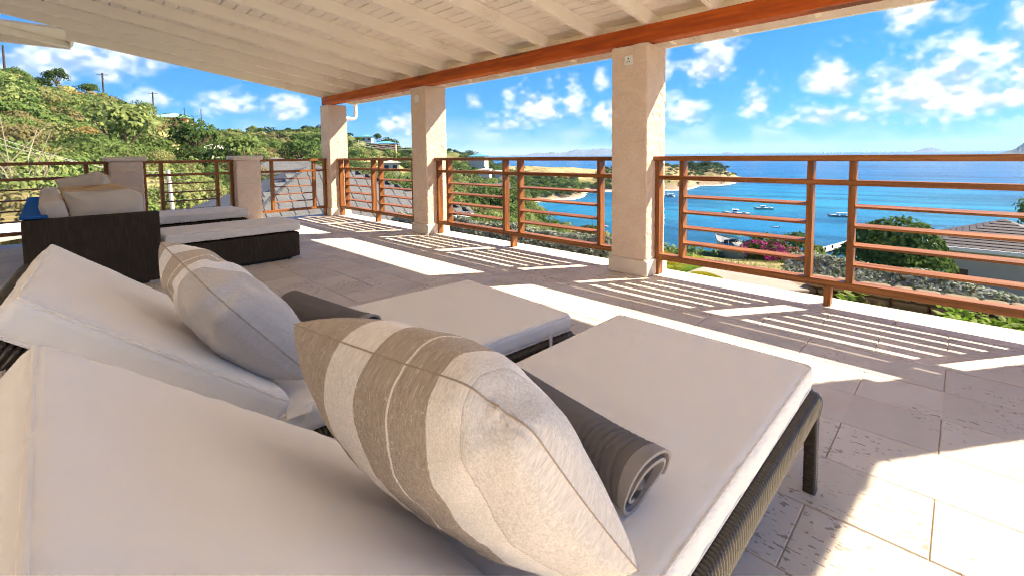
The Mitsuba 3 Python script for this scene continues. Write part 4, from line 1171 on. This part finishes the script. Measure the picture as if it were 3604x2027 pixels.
for lab, a, r, w, d, h, mr, mw, rise, base in HOUSES:
    k = thing('hillside_house', lab, 'house')
    q = polar(a, r, base)
    yaw = math.radians(a) - math.pi / 2 + .35 * math.sin(a)
    M = rotz(yaw)

    def put(name, m, b, parent=k): return part(name, moved(m, M, q), b, parent)
    put('wall', box(-w / 2, w / 2, -d / 2, d / 2, -7, h), mw)
    put('roof', hip_roof(-w / 2, w / 2, -d / 2, d / 2, h + .145, rise, .55, 'gable' in lab), mr)
    nw = max(2, int(w / 2.6))
    for i in range(nw):
        xx = -w / 2 + w * (i + .5) / nw
        for zb0 in ([h - 1.75] if h < 4 else [h - 1.75, h - 4.4]):
            win = put('window', box(xx - .55, xx + .55, -d / 2 - .05, -d / 2 - .003, zb0, zb0 + 1.15), 'm_glass_dark')
            put('sill', box(xx - .65, xx + .65, -d / 2 - .09, -d / 2 - .052, zb0 - .1, zb0), 'm_hull_white', win)

# slate roofed house right below the terrace corner
k = thing('slate_roof_house', 'neighbouring house with a grey slate hip roof just beyond the terrace corner', 'house')
RX0, RX1, RY0, RZ, RM = 6.9, 8.1, 17.7, .75, .5
EW = 3.75
part('wall', box(RX0 - EW + .5, RX1 + EW - .5, RY0 - EW + .5, RY0 + EW - .5, -7, RZ - RM * EW - .06), 'm_hull_white', k)
v = np.array([[RX0 - EW, RY0 - EW, RZ - RM * EW], [RX1 + EW, RY0 - EW, RZ - RM * EW], [RX1 + EW, RY0 + EW, RZ - RM * EW], [RX0 - EW, RY0 + EW, RZ - RM * EW], [RX0, RY0, RZ], [RX1, RY0, RZ]])
rk = part('roof', trimesh.Trimesh(v - [0, 0, .03], [[0, 1, 5], [0, 5, 4], [1, 2, 5], [2, 3, 4], [2, 4, 5], [3, 0, 4], [0, 2, 1], [0, 3, 2]], process=False), 'm_slate_dark', k, smooth=False)
SW, SE = .42, .30
ang = math.atan(RM)
slate = ply(moved(box(-SW / 2 + .011, SW / 2 - .011, -.0, SE + .05, 0, .035, .006), rotx(ang + .085)), 'm_slate')
slope_len = EW / math.cos(ang)
cands = []
for c_ in range(int(slope_len / SE)):
    t = (c_ * SE) * math.cos(ang)
    z = RZ - RM * EW + t * RM
    xa, xb_ = RX0 - EW + t, RX1 + EW - t
    x = xa + (.0 if c_ % 2 else .21) - .42
    while x < xb_:
        if x + SW / 2 > xa + .02 and x < xb_ - .02:
            cands.append((max(x, xa + .05), RY0 - EW + t, z))
        x += SW
cands.sort(key=lambda p: math.hypot(p[0], p[1]))
rest = []
for i, (x, y, z) in enumerate(cands):
    dz = random.uniform(-.006, .006)
    if i < 290:
        again('slate', slate, rk, T().translate([x, y, z + .012 + dz]).rotate([0, 0, 1], random.uniform(-.6, .6)))
    else:
        rest.append(moved(box(-SW / 2 + .011, SW / 2 - .011, 0, SE + .05, 0, .035), rotx(ang + .085), (x, y, z + .012 + dz)))
# the side faces carry courses of slate too
for side in (-1, 1):
    for c_ in range(int(slope_len / SE)):
        t = (c_ * SE) * math.cos(ang)
        z = RZ - RM * EW + t * RM
        y = RY0 - EW + t
        while y < RY0 + EW - t - .3:
            xx = RX0 - EW + t if side < 0 else RX1 + EW - t
            rest.append(moved(moved(box(-SW / 2 + .004, SW / 2 - .004, 0, SE + .05, 0, .05), rotx(ang + .10)), rotz(-math.pi / 2 * -side), (xx, y + SW / 2, z + .012)))
            y += SW
tag(part('side_slates', cat(rest), 'm_slate', rk, smooth=False), None, None, kind='stuff')
caps = []
for (p0, p1) in ((v[0], v[4]), (v[1], v[5]), (v[3], v[4]), (v[2], v[5])):
    n = 13
    d = (p1 - p0) / n
    for i in range(n):
        a_, b_ = p0 + d * i + [0, 0, .055], p0 + d * (i + 1.15) + [0, 0, .035]
        sdv = np.cross(d, [0, 0, 1]); sdv /= np.linalg.norm(sdv); sdv *= .13
        V = np.array([a_ + sdv - [0, 0, .06], a_, a_ - sdv - [0, 0, .06], b_ + sdv - [0, 0, .06], b_, b_ - sdv - [0, 0, .06]])
        V = np.vstack([V, V - [0, 0, .02]])
        m = trimesh.convex.convex_hull(V)
        part('hip_tile', m, 'm_slate', rk, smooth=False)
part('eave_gutter', cat([box(RX0 - EW - .06, RX1 + EW + .06, RY0 - EW - .10, RY0 - EW - .005, RZ - RM * EW - .14, RZ - RM * EW - .01, .02), box(RX0 - EW - .5, RX1 + EW + .5, RY0 - EW - .9, RY0 - EW - .11, RZ - RM * EW - .75, RZ - RM * EW - .62)]), 'm_hull_white', k)
# white parapet and grey roof at the left edge
k = thing('white_outbuilding', 'white walled outbuilding with a grey lean-to roof at the left edge', 'building')
q = polar(91.6, 12.6, 0)
part('wall', box(q[0] - 3.2, q[0] + .55, q[1] - .6, q[1] + 2.4, -4, -.78), 'm_hull_white', k)
part('roof', moved(box(-3.3, .35, -.5, 2.2, -.04, .04), roty(-.10), (q[0] + .15, q[1] + .2, -.22)), 'm_concrete', k)
part('parapet', moved(box(-.10, .10, -1.3, 2.3, -.35, .30, .02), rotz(-.18), (q[0] + .62, q[1], -.72)), 'm_hull_white', k)

# grey bungalow at the right
k = thing('grey_bungalow', 'grey bungalow with a hip roof of stepped courses and white eaves, at the right edge', 'house')
BX, BY, BZ, BW = 29.7, -1.35, -3.02, 2.35
part('wall', box(BX - BW + .3, BX + BW - .3, BY - BW + .3, BY + BW - .35, -8, BZ - .12), 'm_grey_wall', k)
bp = np.array([[BX, BY, BZ + BW * .455]])
co = np.array([[BX - BW, BY - BW, BZ], [BX + BW, BY - BW, BZ], [BX + BW, BY + BW, BZ], [BX - BW, BY + BW, BZ]])
rk = part('roof', trimesh.Trimesh(np.vstack([co, bp]), [[0, 1, 4], [1, 2, 4], [2, 3, 4], [3, 0, 4], [0, 2, 1], [0, 3, 2]], process=False), 'm_slate_dark', k, smooth=False)
nC = 11
for i in range(nC):
    t = i / nC
    w0, w1 = BW * (1 - t), BW * (1 - (i + 1.25) / nC)
    z0, z1 = BZ + BW * .455 * t + .055, BZ + BW * .455 * (i + 1.25) / nC + .022
    w1 = max(w1, .02)
    ring = []
    for s in range(4):
        M = rotz(s * math.pi / 2)
        V = np.array([[-w0, -w0, z0], [w0, -w0, z0], [w1, -w1, z1], [-w1, -w1, z1], [-w0, -w0, z0 - .08], [w0, -w0, z0 - .08]])
        ring.append(trimesh.Trimesh(V @ M.T + [BX, BY, 0], [[0, 1, 2], [0, 2, 3], [4, 5, 1], [4, 1, 0]], process=False))
    part('course', cat(ring), 'm_tile_grey', rk, smooth=False)
part('eave_trim', cat([box(BX - BW - .12, BX - BW - .005, BY - BW - .12, BY + BW + .12, BZ - .13, BZ + .03, .01), box(BX - BW - .003, BX + BW, BY + BW + .005, BY + BW + .12, BZ - .13, BZ + .03, .01), box(BX - BW - .55, BX - BW - .13, BY + BW - .45, BY + BW + .30, BZ - .03, BZ + .10, .01)]), 'm_hull_white', k)
win = part('window', box(BX - BW + .27, BX - BW + .297, .10 - .38, .10 + .12, -4.62, -3.98), 'm_brown', k)
part('sill', box(BX - BW + .24, BX - BW + .268, .10 - .42, .10 + .16, -4.68, -4.63), 'm_grey_wall', win)

# ------------------------------------------------------------------ utility poles and wires
def pole(lab, a, r, h, arm=True, m='m_pole', lean=0.0, zbase=None, rad=.11):
    q = polar(a, r, 0)
    z = float(ground_z(q[0], q[1])) if zbase is None else zbase
    k = thing('utility_pole', lab, 'pole')
    side = np.array([-math.sin(math.radians(a)), math.cos(math.radians(a)), 0])
    top = np.array([q[0], q[1], z + h]) + side * lean
    part('shaft', tube([np.array([q[0], q[1], z - .5]), top], [rad * 1.2, rad], 8), m, k)
    if arm:
        part('crossarm', tube([top - side * 1.0 - [0, 0, .35], top + side * 1.0 - [0, 0, .35]], .07, 6), m, k)
    return top


def zat(a, r, el): return 1.15 + r * math.tan(math.radians(el))


P1 = pole('utility pole with a crossarm on the left ridge, second from the left', 85.8, 136, zat(85.8, 136, 7.93) - 12.5, zbase=12.5, rad=.15)
P2 = pole('utility pole with a crossarm on the ridge, third from the left', 82.2, 150, zat(82.2, 150, 6.5) - 11.5, zbase=11.5, rad=.15)
P0 = pole('utility pole at the far left edge of the skyline', 91.9, 132, zat(91.9, 132, 9.45) - 17, False, zbase=17, rad=.16)
P3 = pole('thin bare pole left of the green roofed house', 79.75, 172, zat(79.75, 172, 5.06) - 8, False, zbase=8, rad=.11)
P4 = pole('thin bare pole right of the green roofed house', 78.35, 172, zat(78.35, 172, 5.08) - 8, False, zbase=8, rad=.11)
P5 = pole('pale leaning pole behind the railing between the two low pillars', 80.9, 27, zat(80.9, 27, -1.1) + 3.4, False, 'm_concrete', .22, -3.4, .085)
P6 = pole('white lamp post on the slope right of the corner column', 62.9, 190, 5.5, True, 'm_concrete', 0, zat(62.9, 190, .3), .16)


def wire(a, b, sag, r=.02, n=24):
    t = np.linspace(0, 1, n)[:, None]
    P = np.asarray(a) * (1 - t) + np.asarray(b) * t
    P[:, 2] -= sag * 4 * (t * (1 - t))[:, 0]
    return tube(P, r, 4)


for i, dz in enumerate((0, .22)):
    key = num('overhead_wire')
    s = polar(97, 24, 0)
    scene[key] = ply(wire([s[0], s[1], zat(97, 24, 3.6) + dz * 1.6], P5 + [0, 0, -.1 - dz], .45, .010), 'm_concrete')
    tag(key, ('upper' if i == 0 else 'lower') + ' of the two pale wires crossing the left hillside to the leaning pole', 'wire')
for i, dz in enumerate((0, .9, 1.6)):
    key = num('overhead_wire')
    scene[key] = ply(wire(P6 + [0, 0, -.3 - dz], polar(55.6, 205, zat(55.6, 205, 1.35) - dz), .9, .05), 'm_concrete')
    tag(key, ('highest', 'middle', 'lowest')[i] + ' of the three pale wires on the slope left of the middle column', 'wire')

# ------------------------------------------------------------------ boats and jetty
def hull_mesh(L, B, H, draft=.3, flare=.25):
    n, m = 22, 9
    t = np.linspace(0, 1, n)                      # stern to bow
    half = B / 2 * np.where(t < .55, 1 - .10 * (1 - t / .55) ** 2, np.clip(1 - ((t - .55) / .45) ** 2.1, 0.0, 1))
    sheer = H * (1 + .38 * np.clip((t - .35) / .65, 0, 1) ** 2)
    rows = []
    for i in range(n):
        s = np.linspace(0, 1, m)
        prof = half[i] * np.clip(s, 0, 1) ** .45
        z = -draft * (1 - .5 * t[i] ** 3) + (sheer[i] + draft) * s
        x = L * (t[i] - .5) + .10 * L * (t[i] ** 3) * s
        rows.append(np.concatenate([np.stack([x, -prof, z], -1)[::-1], np.stack([x, prof, z], -1)]))
    v = np.array(rows)
    f = grid_faces(n, 2 * m, True)
    e = 0
    stern = [[0, k, k + 1] for k in range(1, 2 * m - 1)]
    deck_l, deck_r = np.arange(n) * 2 * m, np.arange(n) * 2 * m + 2 * m - 1
    return trimesh.Trimesh(v.reshape(-1, 3), np.vstack([f, stern]), process=False), sheer, half, t


def boat(lab, az_, r, L, heading, hull_m, kind, z=SEA, cat_='boat', trim='m_render', beam=.30, high=.085):
    k = thing('moored_boat' if z == SEA else 'hauled_out_boat', lab, cat_)
    M = rotz(math.radians(heading)); o = polar(az_, r, z)
    B, H = L * beam, L * high
    hm, sheer, half, t = hull_mesh(L, B, H, L * .03)

    def put(name, m, b, parent=k, smooth=35): return part(name, moved(m, M, o), b, parent, smooth=smooth)
    put('hull', hm, hull_m)
    V = np.stack([np.stack([L * (t - .5) + .10 * L * t ** 3, s * half * .96, sheer - .05 * H], -1) for s in (-1, 1)])
    put('deck', trimesh.Trimesh(V.reshape(-1, 3), grid_faces(2, len(t), True), process=False), 'm_hull_grey' if kind == 'bimini' else 'm_hull_white')
    put('rub_rail', cat([tube(np.stack([L * (t - .5) + .10 * L * t ** 3, s * half, sheer], -1), L * .006, 5) for s in (-1, 1)]), trim)
    if kind == 'launch':
        put('cabin', box(-.05 * L, .17 * L, -B * .30, B * .30, H, H + L * .135, L * .01), 'm_hull_white')
        put('cabin_roof', box(-.09 * L, .19 * L, -B * .35, B * .35, H + L * .137, H + L * .152, L * .004), 'm_hull_white')
        for s in (-1, 1):
            put('window', box(-.02 * L, .14 * L, s * B * .302, s * B * .306, H + L * .072, H + L * .118), 'm_glass_dark')
        put('window', box(.171 * L, .173 * L, -B * .25, B * .25, H + L * .072, H + L * .118), 'm_glass_dark')
        put('mast', tube([[.30 * L, 0, H], [.46 * L, 0, H + L * .10]], L * .006, 5), 'm_steel')
        put('engine_box', box(-.36 * L, -.20 * L, -B * .16, B * .16, H, H + L * .05, L * .006), 'm_hull_teal')
    elif kind == 'canopy':
        put('canopy', box(-.40 * L, .14 * L, -B * .36, B * .36, H + L * .135, H + L * .152, L * .004), 'm_hull_white')
        for xx in (-.38, -.2, -.02, .12):
            for s in (-1, 1):
                put('stanchion', tube([[xx * L, s * B * .33, H * .9], [xx * L, s * B * .33, H + L * .136]], L * .006, 5), 'm_steel')
        put('console', box(.02 * L, .13 * L, -B * .22, B * .22, H, H + L * .085, L * .006), 'm_hull_white')
        put('bench', box(-.34 * L, -.06 * L, -B * .24, B * .24, H * .95, H + L * .035, L * .004), 'm_canvas')
    elif kind == 'open':
        for xx in (-.2, .1):
            put('thwart', box(xx * L, (xx + .07) * L, -B * .42, B * .42, H * .9, H * 1.05), trim)
        put('outboard', box(-.54 * L, -.48 * L, -B * .08, B * .08, 0, H * 1.9, L * .01), 'm_ink')
    elif kind == 'bimini':
        w = np.linspace(0, np.pi, 14)
        for xx in (-.15, .02, .18):
            put('hoop', tube(np.stack([xx * L + 0 * w, B * .40 * np.cos(w), H + L * .21 * np.sin(w) ** .7], -1), L * .006, 5), 'm_steel')
        P = np.stack([np.stack([x_ * L + 0 * w[3:-3], B * .42 * np.cos(w[3:-3]), H + L * .222 * np.sin(w[3:-3]) ** .7 - .02 * L * (abs(x_) > .1)], -1) for x_ in np.linspace(-.2, .22, 6)])
        put('bimini_top', trimesh.Trimesh(np.vstack([P.reshape(-1, 3), P.reshape(-1, 3) - [0, 0, .02]]), np.vstack([grid_faces(6, len(w) - 6), grid_faces(6, len(w) - 6, True) + 6 * (len(w) - 6)]), process=False), 'm_canvas')
        put('windscreen', box(.18 * L, .20 * L, -B * .3, B * .3, H, H + L * .07), 'm_glass_dark')
        put('outboard', box(-.56 * L, -.49 * L, -B * .09, B * .09, H * .2, H * 2.0, L * .012), 'm_ink')
        put('cradle', cat([box(x_ * L - .06, x_ * L + .06, -B * .4, B * .4, -L * .12, -L * .035) for x_ in (-.3, .2)]), 'm_brown')


boat('white motor launch with a tall cabin, nearest the left end of the middle slat gap', 18.4, 240, 10.8, 108 + 5, 'm_hull_teal', 'launch')
boat('white cabin cruiser farther out, second of the two boats moored side by side', 15.7, 268, 8.6, 75 + 48, 'm_hull_teal', 'launch')
boat('white boat with a flat canopy, moored alone right of the other two', 8.95, 252, 7.8, 100, 'm_hull_teal', 'canopy')
boat('white boat partly hidden by the nearest column, closest to the headland', 25.75, 330, 9, 90, 'm_hull_white', 'canopy')
boat('small dark dinghy below the white motor launch', 14.6, 205, 2.8, 110, 'm_hull_grey', 'open', trim='m_hull_grey')
boat('red and white dinghy just left of the nearest column', 32.95, 188, 2.6, 80, 'm_hull_white', 'open', trim='m_red')
boat('long low brown barge under the first slat near the headland', 23.1, 318, 8.5, 112, 'm_brown', 'open', trim='m_brown')
boat('small blue and white boat above the shade tree', 6.1, 175, 2.4, 60, 'm_hull_white', 'open', trim='m_blue')
boat('grey motorboat hauled out on land with a teal bimini top on hoops', 18.2, 40, 4.2, 60, 'm_hull_grey', 'bimini', z=-7.35, beam=.50, high=.30)
k = thing('jetty', 'pale concrete jetty reaching into the bay left of the shade tree', 'jetty')
j0, j1 = polar(11.6, 150, SEA), polar(7.4, 182, SEA)
d = (j1 - j0) / np.linalg.norm(j1 - j0); nrm = np.array([-d[1], d[0], 0]) * 1.5
V = np.array([j0 - nrm, j0 + nrm, j1 + nrm, j1 - nrm])
part('deck', trimesh.convex.convex_hull(np.vstack([V + [0, 0, 1.0], V + [0, 0, .7]])), 'm_concrete', k)
for i in range(7):
    p = j0 + (j1 - j0) * (i + .5) / 7
    for s in (-.8, .8):
        part('pile', tube([p + nrm * s + [0, 0, -4], p + nrm * s + [0, 0, .7]], .16, 8), 'm_bark', k)
for i in range(3):
    p = j0 + (j1 - j0) * (.12 + .14 * i) - nrm * .6
    part('bollard', tube([p + [0, 0, 1.0], p + [0, 0, 1.75], p + [0, 0, 1.9]], [.22, .22, .12], 8), 'm_ink', k)

# ------------------------------------------------------------------ sea haze that turns the far islands blue
scene['sea_air'] = {'type': 'homogeneous', 'albedo': rgb(.95, .95, .95), 'sigma_t': {'type': 'rgb', 'value': [2.0e-5, 3.2e-5, 6.0e-5]}}
scene['haze'] = {'type': 'cube', 'to_world': T().translate([0, 0, 180]).scale([29000, 29000, 230]), 'bsdf': {'type': 'null'}, 'interior': {'type': 'ref', 'id': 'sea_air'}}
tag('haze', 'pale blue sea haze over the bay', 'haze', kind='stuff')
scene['camera']['medium'] = {'type': 'ref', 'id': 'sea_air'}
